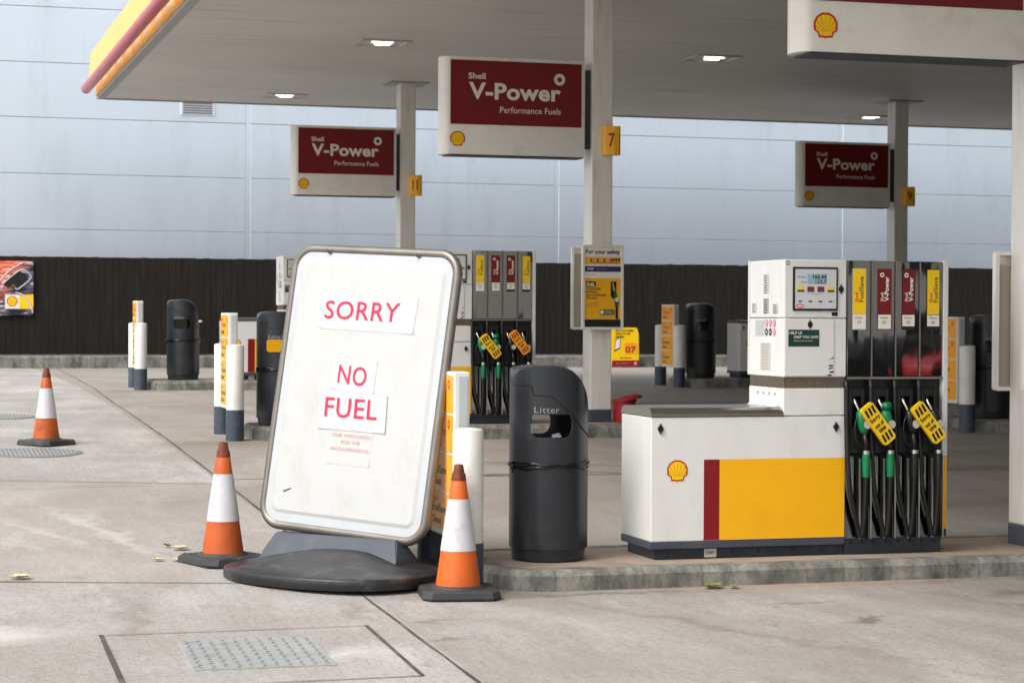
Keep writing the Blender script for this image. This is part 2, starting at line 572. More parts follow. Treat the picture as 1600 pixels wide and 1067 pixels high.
def tube(bm, pts, rad, seg=10, closed=False, cap=True):
    pts = [Vector(p) for p in pts]
    n = len(pts)
    rads = rad if isinstance(rad, (list, tuple)) else [rad]*n
    rings = []
    prev = None
    for i, p in enumerate(pts):
        a = pts[(i-1) % n] if (closed or i > 0) else p
        b = pts[(i+1) % n] if (closed or i < n-1) else p
        d = (b-a).normalized()
        if prev is None:
            ref = Vector((0, 0, 1)) if abs(d.z) < .9 else Vector((1, 0, 0))
            s = d.cross(ref).normalized()
        else:
            s = (prev - d*prev.dot(d)).normalized()
        prev = s
        t = d.cross(s)
        rings.append([bm.verts.new(p+rads[i]*(math.cos(2*math.pi*k/seg)*s+math.sin(2*math.pi*k/seg)*t)) for k in range(seg)])
    m = n if closed else n-1
    for i in range(m):
        a, b = rings[i], rings[(i+1) % n]
        for k in range(seg):
            j = (k+1) % seg
            bm.faces.new((a[k], a[j], b[j], b[k]))
    if not closed and cap:
        bm.faces.new(rings[0][::-1])
        bm.faces.new(rings[-1])
    return bm


def smooth_path(ctrl, per=6):
    """Catmull-Rom through the control points"""
    P = [Vector(c) for c in ctrl]
    P = [2*P[0]-P[1]]+P+[2*P[-1]-P[-2]]
    out = []
    for i in range(1, len(P)-2):
        for k in range(per):
            t = k/per
            a, b, c, d = P[i-1], P[i], P[i+1], P[i+2]
            out.append(.5*((2*b)+(c-a)*t+(2*a-5*b+4*c-d)*t*t+(3*b-a-3*c+d)*t**3))
    out.append(P[-2])
    return out


def prism(bm, pts, depth, mx=None, mi=0, z0=0):
    """polygon in local XY extruded along local Z from z0 to z0+depth"""
    mx = mx or Matrix()
    a = [bm.verts.new(mx @ Vector((p[0], p[1], z0))) for p in pts]
    if depth == 0:
        f = bm.faces.new(a)
        f.material_index = mi
        return bm
    b = [bm.verts.new(mx @ Vector((p[0], p[1], z0+depth))) for p in pts]
    n = len(pts)
    fs = [bm.faces.new(a[::-1]), bm.faces.new(b)]
    for i in range(n):
        j = (i+1) % n
        fs.append(bm.faces.new((a[i], a[j], b[j], b[i])))
    for f in fs:
        f.material_index = mi
    return bm


def rrect(x0, x1, y0, y1, r, seg=6):
    out = []
    for cx, cy, a0 in ((x1-r, y1-r, 0), (x0+r, y1-r, 90), (x0+r, y0+r, 180), (x1-r, y0+r, 270)):
        for k in range(seg+1):
            a = R(a0+90*k/seg)
            out.append((cx+r*math.cos(a), cy+r*math.sin(a)))
    return out


def frame_mx(o, right, upv):
    right = Vector(right).normalized()
    upv = Vector(upv).normalized()
    n = right.cross(upv)
    m = Matrix((right, upv, n)).transposed().to_4x4()
    m.translation = Vector(o)
    return m


FRONT = frame_mx((0, 0, 0), (1, 0, 0), (0, 0, 1))     # a surface that faces -Y: local x right, local y up, local z towards -Y
LEFT = frame_mx((0, 0, 0), (0, -1, 0), (0, 0, 1))     # a surface that faces -X: local x runs towards -Y


def plane_at(base, dx=0, dy=0, dz=0):
    return Matrix.Translation((dx, dy, dz)) @ base


_tc = {}


def glyphs(s, bold=0, spacing=1):
    k = (s, bold, spacing)
    if k not in _tc:
        cu = bpy.data.curves.new('lettering', 'FONT')
        cu.body = s
        cu.size = 1
        cu.offset = bold
        cu.space_character = spacing
        cu.resolution_u = 3
        o = bpy.data.objects.new('lettering', cu)
        me = bpy.data.meshes.new_from_object(o)
        vs = [tuple(v.co[:2]) for v in me.vertices]
        fs = [tuple(p.vertices) for p in me.polygons]
        bpy.data.objects.remove(o)
        bpy.data.curves.remove(cu)
        bpy.data.meshes.remove(me)
        x0, x1 = min(v[0] for v in vs), max(v[0] for v in vs)
        y0, y1 = min(v[1] for v in vs), max(v[1] for v in vs)
        _tc[k] = ([((x-x0)/(x1-x0), (y-y0)/(y1-y0)) for x, y in vs], fs, (x1-x0)/(y1-y0))
    return _tc[k]


def text(bm, s, x0, x1, y0, y1, mx, z=.002, mi=0, bold=0, spacing=1, rot=False, warp=None):
    """lettering fitted to the rectangle x0..x1, y0..y1 of a plane; rot reads bottom to top"""
    vs, fs, _ = glyphs(s, bold, spacing)
    nv = []
    for u, v in vs:
        if rot:
            u, v = 1-v, u
        p = Vector((x0+u*(x1-x0), y0+v*(y1-y0), z))
        if warp:
            p = warp(p)
        nv.append(bm.verts.new(mx @ p))
    for f in fs:
        try:
            q = bm.faces.new([nv[i] for i in f])
            q.material_index = mi
        except ValueError:
            pass
    return bm


def quad(bm, x0, x1, y0, y1, mx, z=.002, mi=0):
    return prism(bm, [(x0, y0), (x1, y0), (x1, y1), (x0, y1)], 0, mx, mi, z)


def scallop(bm, cx, cy, w, mx, z=.002, red=0, yel=1):
    """the fan-shaped shell emblem: red outline, yellow field, red ribs"""
    def outline(s):
        pts = [(-.29, -.44), (-.33, -.26), (-.46, -.19)]
        n = 28
        for i in range(n+1):
            a = R(197-214*i/n)
            lob = .5*(1+.018*math.cos(i/n*math.pi*14))
            pts.append((lob*math.cos(a), lob*.97*math.sin(a)+.02))
        pts += [(.46, -.19), (.33, -.26), (.29, -.44), (.1, -.44), (0, -.47), (-.1, -.44)]
        return [(cx+w*s*x, cy+w*(s*y+(1-s)*.0)) for x, y in pts[::-1]]
    prism(bm, outline(1), 0, mx, red, z)
    prism(bm, outline(.84), 0, mx, yel, z+.0012)
    for a in (-52, -34, -17, 0, 17, 34, 52):
        d = Vector((math.sin(R(a)), math.cos(R(a))))
        o = Vector((d.x*.06, -.30))
        L = .64 if abs(a) < 40 else .50
        s = Vector((d.y, -d.x))*.011
        p0, p1 = o+d*.08, o+d*L
        prism(bm, [(cx+w*q.x, cy+w*q.y) for q in (p0-s*.5, p0+s*.5, p1+s, p1-s)], 0, mx, red, z+.002)
    return bm


LOGO = lambda: [M['logored'], M['logoyellow']]

HY = [-40, 0, 5, 11.55, 16.5, 21.6, 26, 31, 36, 42.5, 140]
HH = [1.95, 1.93, 1.80, 1.606, 1.435, 1.28, 1.18, 1.11, 1.10, 1.10, 1.10]


def gz(y):
    for i in range(len(HY)-1):
        if y <= HY[i+1]:
            t = (y-HY[i])/(HY[i+1]-HY[i])
            return -(HH[i]+t*(HH[i+1]-HH[i]))
    return -HH[-1]


# ------------------------------------------------------------------ ground, joints, kerbs
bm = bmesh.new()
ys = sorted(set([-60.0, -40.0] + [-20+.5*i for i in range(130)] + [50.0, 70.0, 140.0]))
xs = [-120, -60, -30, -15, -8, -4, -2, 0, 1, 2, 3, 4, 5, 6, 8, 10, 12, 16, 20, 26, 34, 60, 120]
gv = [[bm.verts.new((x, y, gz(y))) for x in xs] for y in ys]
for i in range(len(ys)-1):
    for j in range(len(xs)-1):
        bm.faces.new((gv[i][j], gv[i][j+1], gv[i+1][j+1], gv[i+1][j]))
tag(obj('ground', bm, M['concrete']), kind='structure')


def strip(pts, w, m, name='ground_joint', lift=.003, jitter=0):
    """thin sealed joint lying on the slab"""
    bm = bmesh.new()
    P = []
    for (x0, y0), (x1, y1) in zip(pts[:-1], pts[1:]):
        n = max(2, int(math.hypot(x1-x0, y1-y0)/.25))
        for k in range(n):
            P.append((x0+(x1-x0)*k/n, y0+(y1-y0)*k/n))
    P.append(pts[-1])
    L = []
    for i, p in enumerate(P):
        a, b = P[max(0, i-1)], P[min(len(P)-1, i+1)]
        d = Vector((b[0]-a[0], b[1]-a[1])).normalized()
        s = Vector((-d.y, d.x))
        ww = w*(1+random.uniform(-.35, .35)*(1 if jitter else .3))/2
        off = random.uniform(-jitter, jitter)
        q = Vector(p)+s*off
        L.append([bm.verts.new((q.x+s.x*ww*e, q.y+s.y*ww*e, gz(q.y+s.y*ww*e)+lift)) for e in (-1, 1)])
    for a, b in zip(L[:-1], L[1:]):
        bm.faces.new((a[0], a[1], b[1], b[0]))
    return tag(obj(name, bm, m), kind='structure')


strip([(3.0, 42.2), (2.661, 27.2), (2.61, 18.07), (2.598, 15.7), (2.54, 11.6), (2.55, 5)], .02, M['joint'], jitter=.003)
strip([(-6, 18.6), (.81, 17.8), (2.496, 17.28)], .02, M['hairline'], jitter=.004, lift=.004)
strip([(2.72, 17.6), (9, 17.35), (20, 17.0)], .025, M['joint'], jitter=.006, lift=.004)
strip([(-6, 13.9), (.571, 12.523), (2.5, 12.06)], .016, M['joint'], jitter=.004, lift=.004)
strip([(2.72, 26.4), (20, 26.2)], .025, M['hairline'], jitter=.006, lift=.004)
# the panel cut round the inspection cover
strip([(.984, 10.70), (2.351, 10.693)], .011, M['hairline'], jitter=.003, lift=.005)
strip([(.984, 10.70), (.967, 9.3)], .026, M['joint'], lift=.006)
strip([(2.351, 10.693), (2.327, 9.37)], .02, M['joint'], lift=.006)
strip([(2.327, 9.37), (.97, 9.36)], .012, M['hairline'], jitter=.002, lift=.005)
# a thin crack wandering over the bay
strip([(3.9, 17.75), (4.6, 17.5), (5.0, 17.62), (5.5, 17.55), (5.9, 17.68), (6.4, 17.5)], .03, M['joint'], lift=.0065, jitter=.01, name='ground_crack')


def island(x0, x1, y0, y1, top):
    """raised pump island: kerb ring with rounded nose, concrete infill 3 mm lower"""
    bot = gz((y0+y1)/2)-.25
    outer = rrect(x0, x1, y0, y1, .32, 8)
    inner = rrect(x0+.13, x1-.13, y0+.13, y1-.13, .2, 8)
    ch = .035
    cham = rrect(x0+ch, x1-ch, y0+ch, y1-ch, .30, 8)
    bm = bmesh.new()
    rings = [[bm.verts.new((p[0], p[1], z)) for p in pts] for pts, z in ((outer, bot), (outer, top-ch), (cham, top), (inner, top), (inner, top-.05))]
    n = len(outer)
    for a, b in zip(rings[:-1], rings[1:]):
        for i in range(n):
            j = (i+1) % n
            bm.faces.new((a[i], a[j], b[j], b[i]))
    tag(obj('kerb', bm, M['kerb']), kind='structure')
    bm = bmesh.new()
    bm.faces.new([bm.verts.new((p[0], p[1], top-.003)) for p in inner])
    tag(obj('pavement', bm, M['island']), kind='structure')


ROWS = [dict(y=12.17, top=-1.483, dx=0), dict(y=21.6, top=-1.155, dx=.14), dict(y=31.0, top=-.98, dx=.24)]
island(3.32, 9.2, 11.57, 12.80, -1.483)
island(3.48, 8.6, 21.0, 22.2, -1.155)
island(11.75, 17.0, 21.0, 22.2, -1.155)
island(3.48, 8.7, 30.4, 31.6, -.98)
island(11.82, 17.2, 30.4, 31.6, -.98)

# kerb along the back boundary
bm = bx(-12, 46, 42.1, 43.4, -1.4, -.86, bev=.03)
tag(obj('kerb', bm, M['kerb']), kind='structure')

# ------------------------------------------------------------------ warehouse wall behind
wh = thing('warehouse', 'pale blue grey clad warehouse wall rising behind the dark fence', 'building', (0, 44.0, -1.1))
bm = bx(-26.5, 60, .06, 12, 0, 9.8)
obj('backing', bm, M['walldark'], wh)
for a in [.24+6.84*k for k in range(-3, 8)]:
    obj('cover_strip', bx(a-.0485, a+.0485, .004, .055, .1, 9.8), M['wallpanel'], wh)
bm = bmesh.new()
bs_ = bmesh.new()
seams = [-1.0, .57, 1.71, 2.85, 4.0, 5.13, 6.27, 7.41, 8.55, 9.69]
joints = [.24+6.84*k for k in range(-4, 9)]
for a, b in zip(joints[:-1], joints[1:]):
    for z0, z1 in zip(seams[:-1], seams[1:]):
        box(bm, a+.05, b-.05, 0, .058, z0+.0045+1.1, z1-.0045+1.1, bev=.008, seg=1)
obj('cladding_panels', bm, M['wallpanel'], wh)
bs_.free()
bm = bx(5.66, 6.36, -.03, -.001, 5.25, 5.55)
vf = obj('vent', bm, M['grille'], wh)
bm = bmesh.new()
for k in range(5):
    box(bm, 5.70, 6.32, -.045, -.031, 5.28+.05*k, 5.30+.05*k)
obj('louvre', bm, M['grilled'], vf)

# ------------------------------------------------------------------ close-boarded fence
fence = thing('fence', 'tall dark brown close boarded timber fence along the back kerb', 'fence', (0, 42.75, -.86))
bm = bmesh.new()
x = -10.0
while x < 42:
    w = .14
    t = random.uniform(0, .012)
    h = 1.975+random.uniform(-.006, .006)
    box(bm, x+.002, x+w-.002, -.03-t, -t, .02, h)
    x += w
box(bm, -10, 42, .0005, .0015, .03, 1.96)
obj('boards', bm, M['fence'], fence)
bm = bmesh.new()
box(bm, -10, 42, .002, .05, .3, .4)
box(bm, -10, 42, .002, .05, 1.5, 1.6)
obj('rails', bm, M['fence'], fence)

# ------------------------------------------------------------------ canopy
ZS = 3.51
can = thing('canopy', 'large flat forecourt canopy with yellow and red fascia on white columns', 'canopy', (0, 0, 0))
bm = bx(3.24, 36, 2.0, 34.8, ZS, ZS+.9)
obj('soffit', bm, M['soffit'], can)
bm = bx(3.12, 3.238, 2.0, 34.9, ZS-.012, ZS+.03)
obj('edge_trim', bm, M['soffittrim'], can)
bm = bx(3.24, 36, 34.81, 34.86, ZS-.02, ZS+.7)
obj('rear_trim', bm, M['soffittrim'], can)
bm = bmesh.new()
prism(bm, [(3.10, ZS+.035), (3.235, ZS+.035), (3.235, ZS+.78), (3.02, ZS+.74), (2.99, ZS+.32), (3.10, ZS+.25)], 32.9, Matrix(((1, 0, 0, 0), (0, 0, -1, 34.9), (0, 1, 0, 0), (0, 0, 0, 1))))
fas = obj('fascia', bm, M['fasciayellow'], can)
bm = bmesh.new()
y = 33.2
while y > 2.5:
    box(bm, 3.088, 3.104, y-.30, y+.30, ZS+.065, ZS+.21, bev=.006)
    y -= 1.17
obj('painted_glow', bm, M['fasciaglow'], fas)  # pale squares paint the glow below the red tube
bm = bmesh.new()
for a, b in ((2.0, 8.0), (8.02, 16.0), (16.02, 24.0), (24.02, 34.95)):
    tube(bm, [(2.95, a, ZS+.155), (2.95, b, ZS+.155)], .08, 20)
obj('bullnose', bm, M['bullnose'], can, True, autosmooth=True)


def column(xc, y0, top):
    bm = bx(xc-.12, xc+.12, y0, y0+.285, top+.13, ZS-.001, bev=.012)
    c = obj('column', bm, M['column'], can)
    obj('foot', bx(xc-.123, xc+.123, y0-.003, y0+.288, top-.01, top+.131, bev=.01), M['slate'], c)
    obj('collar', bx(xc-.3, xc+.3, y0-.16, y0+.44, ZS-.02, ZS-.002), M['soffittrim'], c)
    return c


column(7.15, 12.02, -1.483)
column(7.32, 21.5, -1.155)
column(7.41, 30.9, -.98)
column(15.66, 30.9, -.98)
column(15.55, 21.5, -1.155)
column(15.4, 12.02, -1.483)
for lx, ly in ((6.0, 26.5), (5.96, 33.4), (10.63, 26.6), (16.4, 33.6), (10.6, 33.5)):
    bm = bmesh.new()
    s = .33
    for a in ((lx-s, lx+s, ly-s, ly-s+.05), (lx-s, lx+s, ly+s-.05, ly+s), (lx-s, lx-s+.05, ly-s+.052, ly+s-.052), (lx+s-.05, lx+s, ly-s+.052, ly+s-.052)):
        box(bm, *a, ZS-.022, ZS-.002)
    cl = obj('ceiling_light', bm, M['lampframe'], can)
    bm = bmesh.new()
    box(bm, lx-.07, lx+.13, ly+.06, ly+.14, ZS-.016, ZS-.003)
    box(bm, lx-.15, lx-.02, ly-.15, ly-.07, ZS-.016, ZS-.003)
    box(bm, lx+.01, lx+.12, ly-.15, ly-.07, ZS-.016, ZS-.003)
    obj('lamp', bm, M['lamp'], cl)

# ------------------------------------------------------------------ promotion signs on the columns
SIGN_T = 'fuel_sign'


def make_sign(loc, label):
    t = thing(SIGN_T, label, 'sign', loc, 0, 'fuel signs on the canopy columns')
    # plan outline with a bullnosed free end, extruded upwards
    pts = []
    for k in range(9):
        a = R(90+180*k/8)
        pts.append((.165+.09*math.cos(a), .15+.15*math.sin(a)))
    pts += [(1.665, 0), (1.665, .30)]
    bm = bmesh.new()
    prism(bm, pts, 1.035)
    obj('casing', bm, M['cream'], t, True, autosmooth=True)
    obj('bracket', bx(1.666, 1.78, .08, .2, .1, .95), M['slate'], t)
    obj('underside', bx(.15, 1.66, .02, .28, -.012, -.001), M['slate'], t)
    bm = bx(.165, 1.625, -.006, -.0005, .318, .998)
    p = obj('red_panel', bm, M['maroon'], t)
    bm = bmesh.new()
    mx = plane_at(FRONT, 0, -.006)
    text(bm, 'Shell', .36, .55, .80, .866, mx, bold=.022)
    text(bm, 'V-Power', .365, 1.39, .585, .765, mx, bold=.03, spacing=1.03)
    text(bm, 'Performance Fuels', .71, 1.39, .448, .515, mx, bold=.004)
    ring = []
    for i in range(24):
        a, b = 2*math.pi*i/24, 2*math.pi*(i+1)/24
        ro, ri = .063, .027
        prism(bm, [(1.375+ro*math.cos(a), .825+ro*math.sin(a)), (1.375+ro*math.cos(b), .825+ro*math.sin(b)), (1.375+ri*math.cos(b), .825+ri*math.sin(b)), (1.375+ri*math.cos(a), .825+ri*math.sin(a))], 0, mx, 0, .002)
    obj('lettering', bm, M['textcream'], p)
    bm = bmesh.new()
    scallop(bm, .245, .160, .165, plane_at(FRONT, 0, -.001))
    obj('emblem', bm, LOGO(), t)
    return t


s0 = make_sign((5.445, 21.48, 1.703), 'red and cream fuel sign on the column with the yellow number 7')
dup(s0, (5.305, 12.0, 1.652), 'big cream sign above the nearest pump, its red panel cut by the photo edge')
dup(s0, (5.555, 30.86, 1.778), 'red and cream fuel sign beside the yellow number 11 plate')
dup(s0, (13.77, 30.86, 1.772), 'dim red fuel sign beside the yellow number 9 plate')


def number_plate(n, loc, label):
    t = thing('bay_number_plate', label, 'number plate', loc, 0, 'bay numbers on the columns')
    pts = [(0, .0), (0, -.05), (.03, -.085), (.11, -.12), (.16, -.125), (.185, -.10), (.19, -.05), (.19, 0)]
    bm = bmesh.new()
    prism(bm, pts, .31)
    obj('plate', bm, M['yellow'], t)
    bm = bmesh.new()
    mx = frame_mx((.035, -.089, 0), (.08, -.035, 0), (0, 0, 1))
    if len(n) == 1:
        text(bm, n, .018, .085, .085, .235, mx, bold=.02)
    else:
        text(bm, n, .005, .082, .085, .235, mx, bold=.02)
    obj('lettering', bm, M['textmaroon'], t)
    return t


number_plate('7', (7.305, 21.497, 1.732), 'yellow bay plate with the number 7')
number_plate('11', (7.42, 30.897, 1.795), 'yellow bay plate with the number 11')
number_plate('9', (15.67, 30.897, 1.80), 'yellow bay plate with the number 9')


# ------------------------------------------------------------------ safety notice frames on the columns
def notice_case(xc, yf, zb, label, art=True):
    t = thing('notice_case', label, 'notice case', (xc, yf, zb), 0, 'poster cases strapped to the columns')
    W, H = .235, .915

    def case(y0, face):
        bm = bmesh.new()
        ou = rrect(-W, W, 0, H, .022)
        inn = rrect(-W+.026, W-.026, .026, H-.026, .008)
        # ring
        m = plane_at(FRONT, 0, y0)
        n = len(ou)
        A = [bm.verts.new(m @ Vector((p[0], p[1], 0))) for p in ou]
        B = [bm.verts.new(m @ Vector((p[0], p[1], .045))) for p in ou]
        C_ = [bm.verts.new(m @ Vector((p[0], p[1], .045))) for p in inn]
        D = [bm.verts.new(m @ Vector((p[0], p[1], .004))) for p in inn]
        for i in range(n):
            j = (i+1) % n
            bm.faces.new((A[i], A[j], B[j], B[i]))
            bm.faces.new((B[i], B[j], C_[j], C_[i]))
            bm.faces.new((C_[i], C_[j], D[j], D[i]))
        bm.faces.new(A[::-1])
        return obj('case', bm, M['column'], t), m
    c1, m = case(0, 1)
    c2, m2 = case(.37, 0)
    obj('back_plate', bx(-W+.02, W-.02, .352, .369, .02, H-.09), M['postgrey'], c2)
    if not art:
        obj('sheet', bx(-W+.027, W-.027, -.034, -.030, .027, H-.027), M['paperold'], c1)
        return t
    sh = obj('sheet', bx(-W+.027, W-.027, -.034, -.030, .027, H-.027), M['column'], c1)
    m = plane_at(FRONT, 0, -.034)
    bm = bmesh.new()
    a = W-.03
    text(bm, 'For your safety', -a+.01, a-.01, .805, .865, m, mi=0, bold=.025)
    quad(bm, -a, a, .705, .785, m, .001, 1)
    quad(bm, -a+.055, a-.03, .722, .73, m, .002, 4)
    for k in range(7):
        quad(bm, -a+.06+k*.037, -a+.085+k*.037, .738, .765, m, .002, 5 if k % 2 else 4)
    for k in range(3):
        quad(bm, a-.10+k*.033, a-.075+k*.033, .74, .77, m, .002, 6)
    quad(bm, -a, a, .625, .685, m, .001, 3)
    text(bm, 'STOP', -a+.03, -a+.10, .645, .668, m, .002, 2, bold=.03)
    text(bm, 'Switch off engine', -a+.13, -a+.25, .648, .662, m, .002, 5)
    quad(bm, -a, a, .560, .615, m, .001, 2)
    text(bm, 'Please note', -a+.02, -a+.12, .585, .60, m, .002, 0)
    quad(bm, -a, a, .115, .555, m, .001, 1)
    quad(bm, -a+.015, -a+.125, .46, .52, m, .002, 0)
    text(bm, 'FUEL', -a+.025, -a+.115, .468, .505, m, .003, 2, bold=.04)
    for k, s in enumerate(('STANDARD', 'PETROL', 'HAS CHANGED', 'TO E10')):
        text(bm, s, -a+.015, -a+.015+.021*len(s), .428-.033*k, .451-.033*k, m, .002, 0, bold=.03)
    for k in range(3):
        text(bm, 'check your vehicle', -a+.015, -a+.15, .282-.018*k, .292-.018*k, m, .002, 7)
    # picture of a nozzle
    prism(bm, [(a-.115, .36), (a-.095, .36), (a-.05, .52), (a-.115, .52)], 0, m, 0, .002)
    prism(bm, rrect(a-.105, a-.05, .34, .52, .01), 0, m, 0, .002)
    prism(bm, [(a-.10, .505), (a-.085, .51), (a-.06, .42), (a-.085, .41)], 0, m, 8, .003)
    prism(bm, [(a-.09, .42), (a-.06, .42), (a-.02, .30), (a-.03, .25), (a-.065, .25)], 0, m, 9, .004)
    prism(bm, [(a-.06, .25), (a-.03, .25), (a-.03, .115), (a-.058, .115)], 0, m, 0, .0025)
    prism(bm, [(a-.045+.024*math.cos(2*math.pi*k/16), .325+.024*math.sin(2*math.pi*k/16)) for k in range(16)], 0, m, 2, .005)
    text(bm, 'E10', a-.06, a-.03, .317, .333, m, .006, 9)
    prism(bm, rrect(a-.24, a-.07, .16, .22, .015), 0, m, 9, .005)
    prism(bm, [(a-.215+.022*math.cos(2*math.pi*k/16), .19+.022*math.sin(2*math.pi*k/16)) for k in range(16)], 0, m, 2, .006)
    text(bm, 'CHECK IT', a-.185, a-.08, .193, .207, m, .006, 2)
    text(bm, 'E10 PETROL', a-.185, a-.08, .172, .186, m, .006, 2)
    quad(bm, -a, a, .03, .112, m, .001, 0)
    obj('print', bm, [M['ink'], M['yellow'], M['textwhite'], M['navy'], M['textmaroon'], M['faded'], M['darkgreen'], M['conetop'], M['postgrey'], M['textgreen']], sh)
    return t


notice_case(7.305, 21.45, -.155, 'white poster case with safety and fuel notices on the number 7 column')
notice_case(7.15, 11.96, -.481, 'white poster case on the nearest column, its metal back showing', art=False)

# ------------------------------------------------------------------ fuel pump


def make_pump(loc, label):
    t = thing('fuel_pump', label, 'fuel pump', loc, 0, 'fuel pumps on the islands')
    D = .545
    CW, NX, PX = 1.288, 1.955, 1.99
    # plinth
    bm = bmesh.new()
    box(bm, .035, 1.955, .03, D-.03, 0, .062, bev=.004)
    box(bm, 1.292, 1.96, .012, D-.012, .0, .10, bev=.004)
    pl = obj('plinth', bm, M['plinth'], t)
    bm = bmesh.new()
    for k, (px, pz) in enumerate([(.13, .035), (.55, .04), (.72, .035), (.95, .04), (1.13, .03)]+[(1.30+.083*i+.03, .075) for i in range(8)]):
        lathe_m = Matrix.Translation((px, .03 if px < 1.28 else .012, pz)) @ Matrix.Rotation(R(90), 4, 'X')
        prism(bm, [(.009*math.cos(2*math.pi*i/8), .009*math.sin(2*math.pi*i/8)) for i in range(8)], .008, lathe_m)
    obj('bolts', bm, M['black'], pl)
    bm = bmesh.new()
    quad(bm, .36, .44, .006, .058, plane_at(FRONT, 0, .03), .003)
    text(bm, 'STOP 7', .372, .43, .022, .042, plane_at(FRONT, 0, .03), .005, 1, bold=.02)
    obj('plinth_sticker', bm, [M['paperold'], M['ink']], pl)
    # lower cabinet
    obj('kick_band', bx(0, CW, 0, D, .064, .107, bev=.004), M['slate'], t)
    cab = obj('cabinet', bx(.001, CW, .001, D-.001, .109, .866, bev=.006), M['white'], t)
    bm = bmesh.new()
    mx = plane_at(FRONT, 0, .001)
    quad(bm, .344, .447, .113, .606, mx, .0015)
    obj('red_stripe', bm, M['red'], cab)
    bm = bmesh.new()
    quad(bm, .447, 1.283, .113, .606, mx, .0015)
    obj('yellow_panel', bm, M['yellow'], cab)
    bm = bmesh.new()
    scallop(bm, .171, .538, .136, mx)
    obj('emblem', bm, LOGO(), cab)

    def lock(px, pz, par):
        bm = bmesh.new()
        mm = Matrix.Translation((px, .001, pz)) @ Matrix.Rotation(R(90), 4, 'X')
        prism(bm, [(.017*math.cos(2*math.pi*i/12), .020*math.sin(2*math.pi*i/12)) for i in range(12)], .012, mm)
        prism(bm, [(-.006, .012), (.006, .012), (.004, .03), (-.004, .03)], .01, mm)
        prism(bm, [(-.004, -.03), (.004, -.03), (.006, -.012), (-.006, -.012)], .01, mm)
        obj('lock', bm, M['black'], par)
    lock(.059, .797, cab)
    lock(1.222, .797, cab)
    # steel lid with a rolled front edge
    bm = bmesh.new()
    prism(bm, [(-.004, .870), (-.004, .885), (.012, .907), (.045, .921), (D-.045, .921), (D-.012, .907), (D+.004, .885), (D+.004, .870)], .868,
          Matrix(((0, 0, 1, 0), (1, 0, 0, 0), (0, 1, 0, 0), (0, 0, 0, 1))))
    obj('steel_lid', bm, M['steel'], t)
    # head
    bm = bmesh.new()
    box(bm, .868, CW, -.002, D+.002, .870, 1.038, bev=.005)
    prism(bm, [(.869, .96), (.855, .945), (.845, .93), (.83, .9225), (.869, .9225)], D-.1, Matrix(((1, 0, 0, 0), (0, 0, 1, .05), (0, 1, 0, 0), (0, 0, 0, 1))))
    nk = obj('neck', bm, M['white'], t)
    bm = bmesh.new()
    for k in range(4):
        mm = Matrix.Translation((.868, .13+.09*k, 1.0)) @ Matrix.Rotation(R(-90), 4, 'Y')
        prism(bm, [(.010*math.cos(2*math.pi*i/10), .010*math.sin(2*math.pi*i/10)) for i in range(10)], .004, mm)
    obj('screws', bm, M['postgrey'], nk)
    obj('vent_grille', bx(.872, CW-.004, .004, D-.004, 1.039, 1.107), M['mesh'], t)
    hd = obj('head_housing', bx(.866, CW-.001, -.004, D+.012, 1.108, 1.470, bev=.005), M['white'], t)
    sm = obj('display_housing', bx(.866, CW-.001, -.006, D+.012, 1.474, 1.835, bev=.007), M['white'], t)
    obj('door_panel', bx(.874, 1.200, -.009, -.0045, 1.116, 1.463), M['white'], hd)
    obj('side_rail', bx(.858, .8655, D-.014, D+.004, 1.11, 1.84), M['white'], hd)
    lock(1.248, 1.653, sm)
    lock(1.039, 1.433, hd)
    # display
    mf = plane_at(FRONT, 0, -.006)
    bm = bmesh.new()
    box(bm, .920, 1.223, -.016, -.0065, 1.518, 1.789, bev=.004)
    sf = obj('display_frame', bm, M['black'], sm)
    bm = bx(.934, 1.210, -.0185, -.0165, 1.532, 1.776)
    sc = obj('display_face', bm, M['screen'], sf)
    md = plane_at(FRONT, 0, -.0185)
    bm = bmesh.new()
    quad(bm, 1.015, 1.145, 1.683, 1.746, md, .001, 0)
    text(bm, '166.44', 1.052, 1.142, 1.716, 1.742, md, .002, 1, bold=.02)
    text(bm, '123.7', 1.068, 1.142, 1.687, 1.711, md, .002, 1, bold=.02)
    text(bm, 'This sale £', .945, 1.008, 1.722, 1.734, md, .001, 1)
    text(bm, 'Litres', .975, 1.008, 1.692, 1.704, md, .001, 1)
    text(bm, 'Pence per litre', 1.045, 1.11, 1.618, 1.626, md, .001, 1)
    for k in range(4):
        u = .946+.068*k
        quad(bm, u, u+.046, 1.635, 1.668, md, .001, 2 if k in (0, 3) else 3)
        quad(bm, u, u+.046, 1.635, 1.648, md, .002, 4)
        quad(bm, u+.008, u+.034, 1.572, 1.580, md, .001, 1)
    prism(bm, [(.965+.026*math.cos(2*math.pi*k/20), 1.548+.012*math.sin(2*math.pi*k/20)) for k in range(20)], 0, md, 5, .001)
    prism(bm, [(.965+.020*math.cos(2*math.pi*k/20), 1.548+.005*math.sin(2*math.pi*k/20)) for k in range(20)], 0, md, 6, .002)
    obj('display_print', bm, [M['lcd'], M['ink'], M['lemon'], M['textmaroon'], M['slate'], M['logored'], M['textwhite']], sc)
    bm = bmesh.new()
    quad(bm, 1.185, 1.225, 1.487, 1.511, mf, .002, 0)
    obj('black_plate', bm, M['ink'], sm)
    bm = bmesh.new()
    quad(bm, .893, 1.101, 1.297, 1.401, mf, .0045, 0)
    text(bm, 'HELP US', .90, .985, 1.373, 1.389, mf, .0055, 1, bold=.012)
    text(bm, 'KEEP YOU SAFE', .93, 1.093, 1.348, 1.364, mf, .0055, 1, bold=.012)
    text(bm, 'Observe safety instructions', .93, 1.055, 1.327, 1.337, mf, .0055, 1)
    obj('safety_sticker', bm, [M['darkgreen'], M['textwhite']], hd)
